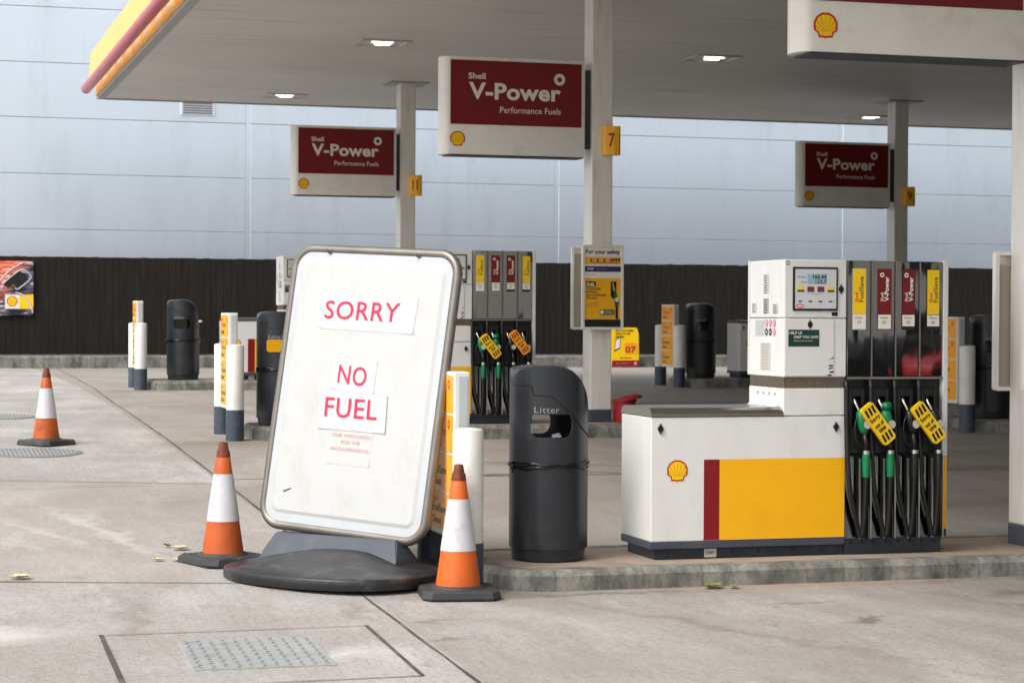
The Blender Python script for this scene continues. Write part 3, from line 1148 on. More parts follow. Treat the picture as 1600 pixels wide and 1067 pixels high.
    bm = bmesh.new()
    for (u, z, a) in ((1.185, 1.215, .5), (1.18, 1.18, 0), (1.178, 1.16, .2), (1.185, 1.14, 0), (1.172, 1.12, 0)):
        prism(bm, [(u-.016, z-.006+a*.01), (u+.016, z-.004+a*.03), (u+.014, z+.004+a*.03), (u-.012, z+.003)], 0, mf, 0, .0045)
    obj('worn_sticker', bm, M['ink'], hd)
    bm = bmesh.new()
    prism(bm, [(.889+.013*math.cos(2*math.pi*k/20), 1.813+.014*math.sin(2*math.pi*k/20)) for k in range(20)], 0, mf, 0, .002)
    prism(bm, [(.889+.009*math.cos(2*math.pi*k/20), 1.813+.010*math.sin(2*math.pi*k/20)) for k in range(20)], 0, mf, 1, .003)
    text(bm, 'Z', .884, .894, 1.806, 1.82, mf, .004, 0)
    obj('round_sticker', bm, [M['navy'], M['textwhite']], sm)
    # stickers on the end of the head (faces -X; local x runs towards the front)
    ml = plane_at(LEFT, .866)

    def sticker(v0, v1, z0, z1, lines, m1, m2, par=hd):
        bm = bmesh.new()
        quad(bm, -v1, -v0, z0, z1, ml, .002, 0)
        n = lines
        for k in range(n):
            h = (z1-z0)/n
            quad(bm, -v1+.012, -v0-.012-.03*random.random()*(v1-v0)*8, z0+h*k+h*.25, z0+h*k+h*.6, ml, .003, 1)
        obj('sticker', bm, [m1, m2], par)
    sticker(.235, .315, 1.625, 1.745, 8, M['paperold'], M['navy'], sm)
    sticker(.235, .315, 1.50, 1.595, 6, M['postgrey'], M['ink'], sm)
    sticker(.43, .50, 1.505, 1.565, 5, M['paperold'], M['navy'], sm)
    sticker(.09, .17, 1.50, 1.56, 5, M['paperold'], M['navy'], sm)
    sticker(.30, .44, 1.36, 1.46, 3, M['boardedge'], M['paperold'])
    sticker(.205, .355, 1.145, 1.315, 12, M['paperold'], M['postgrey'])
    bm = bmesh.new()
    for r_ in range(2):
        for c_ in range(3):
            cx, cz = -(.265-.06*c_), 1.44-.055*r_
            dk = r_ == 1 and c_ < 2
            prism(bm, [(cx+.024*math.cos(2*math.pi*k/16), cz+.024*math.sin(2*math.pi*k/16)) for k in range(16)], 0, ml, 1 if dk else 0, .002)
            prism(bm, [(cx+(.010 if dk else .018)*math.cos(2*math.pi*k/16), cz+(.010 if dk else .018)*math.sin(2*math.pi*k/16)) for k in range(16)], 0, ml, 2, .003)
            if not dk:
                prism(bm, [(cx-.015, cz+.012), (cx-.012, cz+.015), (cx+.015, cz-.012), (cx+.012, cz-.015)], 0, ml, 0, .004)
    obj('warning_symbols', bm, [M['textred'], M['ink'], M['paper']], hd)
    # nozzle bay
    ba = obj('bay_body', bx(CW+.003, NX-.002, .035, D-.035, .10, 1.80), M['black'], t)
    bm = bmesh.new()
    N4 = [1.288, 1.458, 1.623, 1.790, 1.955]
    for a, b in zip(N4[:-1], N4[1:]):
        box(bm, a+.006, b-.006, -.004, .03, 1.112, 1.832, bev=.003, seg=1)
    up_ = obj('mirror_panel', bm, M['chrome'], t)
    bm = bmesh.new()
    for a in N4[1:-1]:
        box(bm, a-.0045, a+.0045, -.012, .03, 1.10, 1.835)
        box(bm, a-.0035, a+.0035, -.006, .03, .62, 1.098)
    box(bm, CW+.001, NX, -.010, .03, 1.094, 1.108)
    obj('rib', bm, M['steel'], t)
    pb = obj('end_post', bx(NX, PX, -.008, D+.008, .606, 1.838, bev=.004), M['white'], t)
    obj('end_post_lower', bx(NX+.001, PX-.001, -.007, D+.007, .147, .604, bev=.003), M['yellow'], pb)
    obj('end_post_foot', bx(NX+.001, PX-.001, -.006, D+.006, .10, .145, bev=.003), M['plinth'], pb)
    # product labels
    mu = plane_at(FRONT, 0, -.004)
    for k, (u0, u1) in enumerate(((1.325, 1.42), (1.498, 1.594), (1.666, 1.758), (1.838, 1.930))):
        bm = bmesh.new()
        dark = k >= 2
        quad(bm, u0, u1, 1.402, 1.784, mu, .002, 2 if dark else 3 if k == 0 else 1)
        i0, i1 = (u0+.004, u1-.004)
        if k in (0, 3):
            quad(bm, i0, i1, 1.50, 1.78, mu, .003, 0)
            text(bm, 'Shell', u0+.018, u0+.040, 1.575, 1.635, mu, .004, 4, bold=.015, rot=True)
            text(bm, 'FuelSave', u0+.046, u0+.076, 1.575, 1.735, mu, .004, 5, bold=.012, rot=True)
        else:
            quad(bm, i0, i1, 1.50, 1.78, mu, .003, 1)
            text(bm, 'Shell', u0+.020, u0+.040, 1.58, 1.635, mu, .004, 6, bold=.015, rot=True)
            text(bm, 'V-Power', u0+.046, u0+.078, 1.58, 1.735, mu, .004, 6, bold=.03, rot=True)
            prism(bm, [(u0+.03+.015*math.cos(2*math.pi*i/16), 1.745+.015*math.sin(2*math.pi*i/16)) for i in range(16)], 0, mu, 6, .004)
            prism(bm, [(u0+.03+.007*math.cos(2*math.pi*i/16), 1.745+.007*math.sin(2*math.pi*i/16)) for i in range(16)], 0, mu, 1, .005)
        quad(bm, i0, i1, 1.425 if dark else 1.408, 1.496, mu, .003, 6)
        text(bm, 'Unleaded' if k < 2 else 'Diesel', u0+.02, u0+.07, 1.472, 1.484, mu, .004, 7)
        text(bm, 'E5' if k == 1 else 'E10' if k == 0 else 'B7', u0+.035, u0+.06, 1.44, 1.458, mu, .004, 7)
        obj('product_label', bm, [M['lemon'], M['maroon'], M['ink'], M['paperold'], M['textred'], M['textgreen'], M['textwhite'], M['slate']], up_)
    # lower mirror sheets, bars
    bm = bmesh.new()
    bb = bmesh.new()
    for i, c in enumerate((1.373, 1.540, 1.706, 1.873)):
        box(bm, N4[i]+.004, c-.008, .006, .03, .10, .612)
        box(bm, c+.078, N4[i+1]-.002, .006, .03, .10, .612)
        box(bb, c-.008, c+.001, -.045, -.030, .10, .60)
        box(bb, c+.066, c+.075, -.045, -.030, .10, .60)
    obj('lower_mirror_panel', bm, M['chrome'], t)
    obj('guide_bars', bb, M['bar'], t)
    # boots, nozzles, hoses
    for i, c in enumerate((1.373, 1.540, 1.706, 1.873)):
        cb = c
        c = c-.022
        g = M['green'] if i < 2 else M['black']
        bm = bmesh.new()
        box(bm, c-.052, c-.030, -.03, .034, .80, 1.035, bev=.004)
        box(bm, c+.030, c+.052, -.03, .034, .80, 1.035, bev=.004)
        box(bm, c-.0295, c+.0295, -.03, .034, .985, 1.035, bev=.004)
        box(bm, c-.06, c+.06, -.022, .034, .63, .80, bev=.008)
        obj('nozzle_boot', bm, M['black'], t)
        bm = bmesh.new()
        tube(bm, smooth_path([(c-.012, .0, .985), (c-.014, -.035, .95), (c+.002, -.055, .90), (c+.012, -.06, .86)], 4), .0095, 10)
        nz = obj('nozzle_spout', bm, M['bar'], t, True)
        bm = bmesh.new()
        tube(bm, [(c+.006, -.06, .905), (c+.012, -.062, .89), (c+.02, -.065, .84), (c+.03, -.068, .78), (c+.036, -.07, .755)], [.016, .032, .038, .030, .017], 12)
        if i == 1:
            tube(bm, [(c-.01, -.07, .925), (c+.04, -.07, .93)], [.024, .028], 10)
        obj('nozzle_body', bm, g, nz, True)
        bm = bmesh.new()
        tube(bm, [(c+.036, -.07, .757), (c+.042, -.07, .70), (c+.044, -.07, .645)], .017, 10)
        tube(bm, smooth_path([(c-.012, -.07, .87), (c-.035, -.075, .80), (c-.02, -.075, .71), (c+.03, -.07, .66)], 4), .006, 6)
        obj('nozzle_grip', bm, M['black'], nz, True)
        bm = bmesh.new()
        lathe(bm, [(0, .652), (.024, .652), (.025, .63), (0, .63)], 14, c+.046, -.07)
        obj('swivel_ring', bm, M['bar'], nz, True, autosmooth=True)
        bm = bmesh.new()
        lathe(bm, [(0, .629), (.024, .629), (.026, .60), (.022, .487), (0, .487)], 14, c+.046, -.07)
        obj('hose_sleeve', bm, g, nz, True, autosmooth=True)
        prism_m = frame_mx((c+.035, -.107, .815), (1, 0, 0), (0, 0, 1))
        bm = bmesh.new()
        prism(bm, [(.024*math.cos(2*math.pi*k/16), .026*math.sin(2*math.pi*k/16)) for k in range(16)], .004, prism_m)
        obj('nozzle_label', bm, M['paperold'], nz)
        bm = bmesh.new()
        tube(bm, smooth_path([(c+.046, -.07, .50), (c+.047, -.062, .38), (c+.046, -.05, .24), (c+.040, -.04, .145), (c+.026, -.035, .115), (c+.012, -.035, .16), (c-.022, -.04, .28), (c-.052, -.04, .42), (c-.064, -.036, .62), (c-.066, -.025, .80), (c-.066, -.015, 1.09)], 6), .0165, 12)
        obj('hose', bm, M['rubber'], t, True)
    return t


p0 = make_pump((4.381, 11.92, -1.483), 'nearest white fuel pump with yellow panel, standing in full view')
dup(p0, (4.53, 21.33, -1.155), 'white fuel pump half hidden behind the leaning white notice board')
dup(p0, (4.61, 30.73, -.98), 'far white pump cabinet glimpsed between price bollards and grey litter bin')
dup(p0, (12.78, 30.73, -.98), 'far pump whose cabinet end shows just left of the nearest pump')


# out of use covers hung over pairs of nozzles
def nozzle_cover(px, py, pz, label, tint, rot=-52):
    t = thing('nozzle_cover', label, 'nozzle cover', (px, py, pz), 0, 'out of use covers on the nozzles')
    a = R(rot)
    d = Vector((math.cos(a), 0, math.sin(a)))
    r_ = Vector((d.z*-1, 0, d.x))      # perpendicular, up-right
    m = frame_mx((0, 0, 0), r_, -d)     # local x up-right, local y back up the long axis
    W, L = .048, .14
    bm = bmesh.new()
    prism(bm, rrect(-W, W, -L, L, .016), .028, m, 0, -.014)
    bmesh.ops.bevel(bm, geom=[e for e in bm.edges if e.calc_length() > .15 or True], offset=.004, segments=2, affect='EDGES')
    sl = obj('sleeve', bm, M['lemon'] if tint == 0 else M['amber'], t)
    bm = bmesh.new()
    for s in (1, -1):
        for k in range(3):
            x0 = -.038+.027*k
            y0 = s*.095
            prism(bm, [(x0, y0-.026), (x0+.016, y0-.026), (x0+.022, y0+.026), (x0+.006, y0+.026)], 0, m, 0, .0165)
    text(bm, 'Sorry', -.04, .038, .022, .055, m, .0165, bold=.035)
    text(bm, 'out of', -.036, .036, -.018, .010, m, .0165, bold=.035)
    text(bm, 'use', -.026, .026, -.052, -.030, m, .0165, bold=.035)
    obj('lettering', bm, M['ink'] if tint == 0 else M['textmaroon'], sl)
    return t


nozzle_cover(4.381+1.442, 11.92-.135, -1.483+.822, 'yellow out of use cover over the green nozzles of the nearest pump', 0)
nozzle_cover(4.381+1.786, 11.92-.135, -1.483+.826, 'yellow out of use cover over the black nozzles of the nearest pump', 0)
nozzle_cover(4.53+1.455, 21.33-.135, -1.155+.825, 'yellow out of use cover on the pump behind the notice board', 0)
nozzle_cover(4.53+1.775, 21.33-.135, -1.155+.865, 'orange out of use cover on the pump behind the notice board', 1)

# ------------------------------------------------------------------ litter bins


def make_bin(loc, label):
    t = thing('litter_bin', label, 'litter bin', loc, 0, 'grey litter bins on the islands')
    r = .24

    def ztop(x):
        q = max(-1, min(1, x/r))
        if q < -.1:
            return 1.152+.016*(1-((q+.1)/.9)**2)-.05*max(0, (-q-.86)/.14)**2
        return .86+.308*max(0, 1-((q+.1)/1.1)**2.15)**.62

    def solid(rr, zb, cutoff=0):
        bm = bmesh.new()
        seg = 64
        zs = [zb+k*.03 for k in range(60)]
        rings = []
        for z in zs:
            ring = []
            for i in range(seg):
                a = 2*math.pi*i/seg
                x, y = rr*math.cos(a), rr*math.sin(a)
                ring.append(bm.verts.new((x, y, min(z, ztop(x*r/rr)-cutoff))))
            rings.append(ring)
            if z > 1.2:
                break
        for f in (.93, .8, .6, .4, .2):
            rings.append([bm.verts.new((rr*f*math.cos(2*math.pi*i/seg), rr*f*math.sin(2*math.pi*i/seg), ztop(r*f*math.cos(2*math.pi*i/seg))-cutoff+(.012 if f < .9 else .008)*(1 if cutoff == 0 else 0))) for i in range(seg)])
        c = bm.verts.new((0, 0, ztop(0)-cutoff+.012))
        for a, b in zip(rings[:-1], rings[1:]):
            for i in range(seg):
                j = (i+1) % seg
                bm.faces.new((a[i], a[j], b[j], b[i]))
        for i in range(seg):
            bm.faces.new((rings[-1][i], rings[-1][(i+1) % seg], c))
        bm.faces.new(rings[0][::-1])
        bmesh.ops.remove_doubles(bm, verts=bm.verts[:], dist=1e-4)
        return bm

    def tmp(bm):
        return obj('tmp', bm, M['bin'])
    body = tmp(solid(r, .075))
    inner = tmp(solid(r-.012, .1, .02))
    hole = bmesh.new()
    prism(hole, [(-.166, .775), (-.140, .752), (-.05, .742), (.03, .745), (.062, .765), (.078, .80), (.078, .85), (.058, .888), (-.15, .888), (-.166, .872)][::-1], .7, frame_mx((0, .35, 0), (1, 0, 0), (0, 0, 1)))
    hole = tmp(hole)
    for o2 in (inner, hole):
        md = body.modifiers.new('b', 'BOOLEAN')
        md.operation = 'DIFFERENCE'
        md.object = o2
        md.solver = 'EXACT'
    dg = bpy.context.evaluated_depsgraph_get()
    me = bpy.data.meshes.new_from_object(body.evaluated_get(dg))
    me.polygons.foreach_set('use_smooth', [True]*len(me.polygons))
    me.set_sharp_from_angle(angle=R(35))
    for o2 in (body, inner, hole):
        bpy.data.objects.remove(o2)
    me.materials.clear()
    me.materials.append(M['bin'])
    b = bpy.data.objects.new('body', me)
    COL.objects.link(b)
    b.parent = t
    bm = bmesh.new()
    lathe(bm, [(0, .0), (.205, .0), (.222, .006), (.226, .072), (.238, .075), (0, .076)], 48)
    obj('foot', bm, M['bin'], t, True, autosmooth=True)
    # liner bag inside, seen through the opening
    bm = bmesh.new()
    lathe(bm, [(.0, .70), (.12, .69), (.2, .735), (.222, .75), (.222, .60), (0, .5)], 32)
    obj('liner', bm, M['binin'], t, True)
    # hood seam: a step line on the front and a rim over the sloping side
    def surf(x, z, e=.0015):
        return Vector((x, -math.sqrt(max(0, (r+e)**2-x*x)), z))
    bm = bmesh.new()
    pts = []
    ctrl = [(-.238, 1.062), (-.165, 1.062), (-.16, 1.03), (-.155, 1.005), (-.06, 1.0), (-.045, .99), (.06, .90), (.15, .805), (.20, .765), (.235, .74)]
    for (x0, z0), (x1, z1) in zip(ctrl[:-1], ctrl[1:]):
        for k in range(6):
            pts.append(surf(x0+(x1-x0)*k/6, z0+(z1-z0)*k/6))
    tube(bm, pts, .0035, 6)
    obj('hood_seam', bm, M['binin'], b, True)
    bm = bmesh.new()
    text(bm, 'Litter', -.150, -.010, .898, .934, FRONT, bold=-.008, spacing=1.1, warp=lambda p: Vector((p.x, p.y, math.sqrt((r+.0025)**2-p.x**2))))
    obj('lettering', bm, mat('faint_lettering', (150, 154, 158), .6, var=.15, vs=40), b)
    # bag edge trapped round the middle
    bm = bmesh.new()
    for q in range(3):
        pts = []
        for i in range(48):
            a = 2*math.pi*i/48
            rr = r+.004+.003*math.sin(5*a+q*2)
            pts.append((rr*math.cos(a), rr*math.sin(a), .578+.011*(q-1)+.009*math.sin(3*a+q*1.7)+.005*math.sin(11*a+q)))
        tube(bm, pts, .0062, 7, closed=True)
    tube(bm, [(-.236, -.05, .585), (-.25, -.06, .57), (-.245, -.06, .53)], [.008, .010, .003], 7)
    obj('bag_edge', bm, M['tape'], t, True)
    return t


b0 = make_bin((3.808, 12.17, -1.483), 'nearest grey litter bin, beside the big white pump')
dup(b0, (3.815, 21.6, -1.155), 'grey litter bin partly covered by the white notice board')
dup(b0, (4.036, 31.0, -.98), 'grey litter bin standing alone before the fence at the far kerb end')
dup(b0, (12.22, 31.0, -.98), 'dark litter bin beside the far price post with amber tiles')
dup(b0, (12.09, 21.6, -1.155), 'shadowed litter bin behind the white bollard beyond the nearest pump')
for (x, y, z, lb) in ((3.808+.02, 12.17-.1, -1.483+.752, 'scrap of white paper showing in the mouth of the nearest bin'), (4.036+.22, 30.74, -.98+.86, 'white paper scrap poking from the side of the far grey bin')):
    bm = bmesh.new()
    bmesh.ops.create_icosphere(bm, subdivisions=2, radius=.03)
    for v in bm.verts:
        v.co *= 1+.5*noise.noise(v.co*60)
        v.co.z *= .6
    tag(obj('paper_scrap', bm, M['paper'], mx=Matrix.Translation((x, y, z))), lb, 'litter')

# ------------------------------------------------------------------ price posts: two bollards carrying a price panel


def make_totem(loc, label):
    t = thing('price_post', label, 'price post', loc, 0, 'price posts at the island ends')
    for y in (-.42, .42):
        bm = bmesh.new()
        lathe(bm, [(.09, .30), (.09, .948), (.086, .956), (.04, .966), (0, .968)], 32, 0, y)
        b = obj('bollard', bm, M['bollard'], t, True, autosmooth=True)
        bm = bmesh.new()
        lathe(bm, [(.0925, -.1), (.0925, .301), (0, .301)], 32, 0, y)
        obj('bollard_base', bm, M['navybase'], b, True, autosmooth=True)
    p = obj('price_panel', bx(-.045, .05, -.27, .27, .30, 1.285, bev=.008), M['bollard'], t)
    obj('side_strip', bx(-.02, .035, -.276, -.2705, .33, 1.26, bev=.002), M['boardedge'], p)
    m = plane_at(LEFT, -.045)
    words = (('V-Power', 'Unleaded', 4), ('V-Power', 'Diesel', 4), ('FuelSave', 'Unleaded', 3), ('FuelSave', 'Diesel', 3))
    for k, (w1, w2, mi) in enumerate(words):
        z1 = 1.262-.234*k
        bm = bmesh.new()
        quad(bm, -.245, .245, z1-.222, z1, m, .002, 0)
        text(bm, 'Shell', -.215, -.10, z1-.06, z1-.028, m, .003, 4, bold=.01)
        text(bm, w1, -.215, .10, z1-.125, z1-.072, m, .003, mi, bold=.015)
        text(bm, w2, -.215, -.02, z1-.195, z1-.15, m, .003, 2, bold=.01)
        if k < 2:
            prism(bm, [(.15+.028*math.cos(2*math.pi*i/16), z1-.055+.028*math.sin(2*math.pi*i/16)) for i in range(16)], 0, m, 4, .003)
            prism(bm, [(.15+.014*math.cos(2*math.pi*i/16), z1-.055+.014*math.sin(2*math.pi*i/16)) for i in range(16)], 0, m, 0, .004)
        obj('price_tile', bm, [M['amber'], M['textwhite'], M['ink'], M['textgreen'], M['logored']], p)
    return t


t0 = make_totem((3.172, 12.12, gz(12.12)-.035), 'price post with amber tiles between notice board and nearest bin')
dup(t0, (3.285, 21.6, gz(21.6)), 'price post before the far white and red pump cabinet')
dup(t0, (3.372, 31.0, gz(31.0)), 'farthest price post on the left, standing clear before the dark fence')
dup(t0, (11.70, 31.0, gz(31.0)), 'price post with four amber tiles facing the camera, beside a dark bin')
dup(t0, (11.57, 21.6, gz(21.6)), 'price post half hidden by the right end of the nearest pump')

# ------------------------------------------------------------------ traffic cones


def make_cone(loc, rz, label):
    t = thing('traffic_cone', label, 'traffic cone', loc, rz, 'orange traffic cones')
    bm = bmesh.new()
    s = .225
    ch = .05

    def octa(k, z):
        a, c = s*k, ch
        return [bm.verts.new((x, y, z)) for x, y in ((-a+c, -a), (a-c, -a), (a, -a+c), (a, a-c), (a-c, a), (-a+c, a), (-a, a-c), (-a, -a+c))]
    rr = [octa(.98, 0), octa(1, .01), octa(.97, .04), octa(.93, .05)]
    for a, b in zip(rr[:-1], rr[1:]):
        for i in range(8):
            bm.faces.new((a[i], a[(i+1) % 8], b[(i+1) % 8], b[i]))
    bm.faces.new(rr[0][::-1])
    bm.faces.new(rr[-1])
    lathe(bm, [(.158, .05), (.148, .062), (.136, .066)], 32)
    obj('base', bm, M['conebase'], t)

    def rad(z):
        return .030+(.130-.030)*(.75-z)/(.75-.06)
    bm = bmesh.new()
    lathe(bm, [(rad(.06), .06), (rad(.16), .16), (rad(.28), .28), (rad(.4), .4), (rad(.545), .545), (rad(.69), .69), (rad(.69)-.002, .692), (rad(.70)-.002, .70)], 40)
    bd = obj('cone_body', bm, M['orange'], t, True, autosmooth=True)
    bm = bmesh.new()
    lathe(bm, [(rad(.262)+.0025, .262), (rad(.40)+.0028, .40), (rad(.555)+.0025, .555)], 40)
    obj('reflective_sleeve', bm, M['conesleeve'], t, True)
    bm = bmesh.new()
    lathe(bm, [(rad(.66)+.0015, .66), (rad(.70)+.001, .70), (rad(.70)-.004, .703), (rad(.745)-.004, .745), (rad(.75)-.009, .752), (.016, .752), (.016, .68)], 32)
    obj('cone_tip', bm, M['conetop'], t, True, autosmooth=True)
    return t


def worn_cone(t):
    for ch in t.children:
        if ch.name.startswith('cone_body'):
            ch.data = ch.data.copy()
            ch.data.materials[0] = WORN


WORN = mat('cone_orange_weathered', (184, 84, 24), .6, var=.14, vs=5, dirt=(100, 60, 30), dirt_amt=.8, dirt_scale=6, bump=.15, bs=30)
c0 = make_cone((3.075, 11.545, gz(11.55)), R(-8), 'traffic cone standing in front of the white bollard, nearest of the cones')
worn_cone(dup(c0, (1.949, 13.03, gz(13.03)), 'traffic cone beside the left end of the notice board base', R(24)))
worn_cone(dup(c0, (1.397, 21.0, gz(21.0)), 'far traffic cone standing alone on open concrete beside a manhole', R(40)))

# ------------------------------------------------------------------ leaning notice board
BC = Vector((2.689, 12.4935, -.4683))
BA = Vector((.6593, -.7504, -.0463)).normalized()
BB = Vector((.1443, .0659, .9873))
BB = (BB-BA*BB.dot(BA)).normalized()
BN = BA.cross(BB)
BM_ = frame_mx(BC, BA, BB)
gb = gz(12.4)
nb = thing('notice_board', 'white roadside notice board leaning on its black weighted base', 'notice board', (2.56, 12.43, gb), 0)
inv = nb.matrix_local if False else Matrix.Translation((-2.56, -12.43, -gb))
LB = inv @ BM_
W2, H2 = .627, .882
bm = bmesh.new()
prism(bm, rrect(-W2+.012, W2-.012, -H2+.012, H2-.012, .125, 10), .05, LB, 0, -.045)
pn = obj('panel', bm, M['boardedge'], nb)
bm = bmesh.new()
tube(bm, [LB @ Vector((p[0], p[1], -.015)) for p in rrect(-W2+.018, W2-.018, -H2+.018, H2-.018, .13, 12)], .030, 12, closed=True)
obj('frame', bm, M['alu'], nb, True)
bm = bmesh.new()
ou = rrect(-.542, .542, -.79, .792, .06, 8)
inn = rrect(-.522, .522, -.77, .772, .045, 8)
A = [bm.verts.new(LB @ Vector((p[0], p[1], .0055))) for p in ou]
B = [bm.verts.new(LB @ Vector((p[0], p[1], .013))) for p in inn]
for i in range(len(ou)):
    j = (i+1) % len(ou)
    bm.faces.new((A[i], A[j], B[j], B[i]))
bm.faces.new(B)
obj('cover_sheet', bm, M['board'], nb)
for cu in (-.348, .325):
    bm = bmesh.new()
    prism(bm, [(cu-.022, .868), (cu-.004, .838), (cu+.004, .838), (cu+.012, .856), (cu+.02, .85), (cu+.004, .832), (cu-.01, .836)], .01, LB, 0, .006)
    obj('clip', bm, M['slate'], nb)
bm = bmesh.new()
prism(bm, [(-.46, -.655), (-.40, -.632), (-.395, -.637), (-.45, -.662)], .002, LB, 0, .0135)
obj('scratch', bm, M['slate'], nb)
# base: rounded slab, domed, with a ridge that grips the board
ah = Vector((BA.x, BA.y, 0)).normalized()
nh = Vector((ah.y, -ah.x, 0))
BL = Matrix((ah, nh, Vector((0, 0, 1)))).transposed().to_4x4()     # local x along board, local y towards viewer side
bm = bmesh.new()


def sup(a, b, n, k):
    th = 2*math.pi*k/64
    c, s = math.cos(th), math.sin(th)
    return (a*math.copysign(abs(c)**(2/n), c), b*math.copysign(abs(s)**(2/n), s))


HA, HB = .685, .57
rings = []
for f, z in ((.985, 0.0), (1.0, .012), (1.0, .05), (.992, .057), (.975, .061), (.9, .07), (.78, .082), (.62, .10), (.46, .122), (.3, .142), (.1, .15)):
    ring = []
    for k in range(64):
        x, y = sup(HA*f, HB*f, 2.55, k)
        dz = .012*noise.noise(Vector((x*3, y*3, z*2))) if z > .065 else 0
        ring.append(bm.verts.new(BL @ Vector((x+.085, y+.11, z*1.12+dz))))
    rings.append(ring)
for a, b in zip(rings[:-1], rings[1:]):
    for i in range(64):
        j = (i+1) % 64
        bm.faces.new((a[i], a[j], b[j], b[i]))
bm.faces.new(rings[0][::-1])
bm.faces.new(rings[-1])
bs = obj('base', bm, M['basebl'], nb, True, autosmooth=True)
bm = bmesh.new()
# ridge
sec = [(-.52, .06), (-.50, .13), (-.455, .235), (.455, .235), (.50, .13), (.52, .06)]
fr = [bm.verts.new(BL @ Vector((x, .14-(z-.06)*.55, z-(.0)))) for x, z in sec]
bk = [bm.verts.new(BL @ Vector((x, -.14+(z-.06)*.55, z))) for x, z in sec]
n = len(sec)
bm.faces.new(fr)
bm.faces.new(bk[::-1])
for i in range(n-1):
    bm.faces.new((fr[i], fr[i+1], bk[i+1], bk[i]))
bmesh.ops.bevel(bm, geom=[e for e in bm.edges], offset=.008, segments=2, affect='EDGES')
obj('ridge', bm, M['slate'], nb)


def paper(name, label, quadpts, words, lift, m_paper, m_text, bold=.012, wrinkle=.0022, seed=0):
    """a sheet taped to the board: quad corners TL, TR, BR, BL in board coordinates"""
    bm = bmesh.new()
    nx, ny = 24, 12
    tl, tr_, br, bl = [Vector(q) for q in quadpts]

    def pos(u, v):
        p = (tl*(1-u)+tr_*u)*v+(bl*(1-u)+br*u)*(1-v)
        w = wrinkle*(noise.noise(Vector((u*1.3+seed*7, v*9, seed)))+.5*noise.noise(Vector((u*6, v*5, seed*3.1))))
        e = .003*max(0, 1-min(u, 1-u)*9)*max(0, 1-min(v, 1-v)*6)
        return Vector((p.x, p.y, lift+.005+w+e))
    g = [[bm.verts.new(BM_ @ pos(i/nx, j/ny)) for i in range(nx+1)] for j in range(ny+1)]
    for j in range(ny):
        for i in range(nx):
            bm.faces.new((g[j][i], g[j][i+1], g[j+1][i+1], g[j+1][i]))
    o = tag(obj(name, bm, m_paper, smooth=True), label, 'paper notice', 'paper notices taped on the board')
    bm = bmesh.new()
    for (s, u0, u1, v0, v1) in words:
        vs, fs, _ = glyphs(s, bold, 1.06)
        nv = []
        for a, b in vs:
            p = pos(u0+a*(u1-u0), v0+b*(v1-v0))
            p.z += .0028
            nv.append(bm.verts.new(BM_ @ p))
        for f in fs:
            try:
                bm.faces.new([nv[i] for i in f])
            except ValueError:
                pass
    obj('lettering', bm, m_text, o)
    return o


paper('paper_notice', 'strip of white paper printed SORRY in red capitals', [(-.36, .572), (.369, .586), (.361, .367), (-.357, .367)],
      [('SORRY', .055, .83, .30, .85)], .0098, M['paper'], M['textred'], seed=1, bold=.006)
paper('paper_notice', 'small white paper printed NO in red capitals', [(-.198, .19), (.129, .185), (.128, -.02), (-.198, .005)],
      [('NO', .14, .80, .20, .80)], .0098, M['paper'], M['textred'], seed=2, bold=.006)
paper('paper_notice', 'white paper printed FUEL in red capitals', [(-.266, -.024), (.237, -.015), (.255, -.244), (-.258, -.25)],
      [('FUEL', .09, .87, .33, .86)], .0138, M['paper'], M['textred'], seed=3, bold=.006)
paper('paper_notice', 'faded paper under the cover with a pale apology for inconvenience', [(-.157, -.20), (.166, -.20), (.166, -.457), (-.15, -.457)],
      [('OUR APOLOGIES', .05, .95, .66, .74), ('FOR THE', .28, .72, .50, .58), ('INCONVENIENCE', .05, .95, .33, .41)], .0092, M['papersheet'], M['faded'], seed=4, wrinkle=.0005)

# ------------------------------------------------------------------ posters and small things by the fence and islands
ps = thing('poster', 'framed poster of orange and white light streaks fixed to the fence', 'poster', (2.58-2.2, 42.66, -.06))
obj('print', bx(0, 2.2, 0, .03, 0, 1.08), M['art'], ps)
bm = bmesh.new()
mx = plane_at(FRONT, 0, -.001)
quad(bm, 2.2-.55, 2.2-.27, .13, .41, mx, .002, 0)
quad(bm, 2.2-.27, 2.2, .13, .41, mx, .002, 1)
bl_ = obj('emblem_panel', bm, [M['textwhite'], M['lemon']], ps)
bm = bmesh.new()
scallop(bm, 2.2-.41, .275, .21, mx, .004)
obj('emblem', bm, LOGO(), bl_)
bm = bmesh.new()
for ctrl, w in (([(1.6, .62), (1.95, .9), (2.12, .82), (2.14, .72), (1.9, .52), (1.85, .55)], .012), ([(1.0, .1), (1.35, .45), (1.7, .85), (2.0, 1.05)], .012), ([(1.3, .05), (1.5, .4), (1.62, .6)], .01), ([(1.85, .45), (2.0, .40), (2.15, .2), (2.19, .05)], .016)):
    P = smooth_path([(a, 0, b) for a, b in ctrl], 5)
    tube(bm, [(p.x, -.004, p.z) for p in P], w, 5)
prism(bm, [(1.0, 1.07), (1.12, 1.07), (1.6, .55), (1.55, .55)], 0, mx, 0, .003)
obj('streaks', bm, M['paper'], ps)
bm = bmesh.new()
prism(bm, [(1.62, .60), (1.78, .82), (1.95, .88), (2.09, .78), (2.09, .70), (1.93, .56), (1.80, .62), (1.72, .54)], 0, mx, 0, .0022)
prism(bm, [(1.2, .35), (1.45, .62), (1.60, .55), (1.45, .30)], 0, mx, 0, .0022)
obj('dark_shapes', bm, M['ink'], ps)

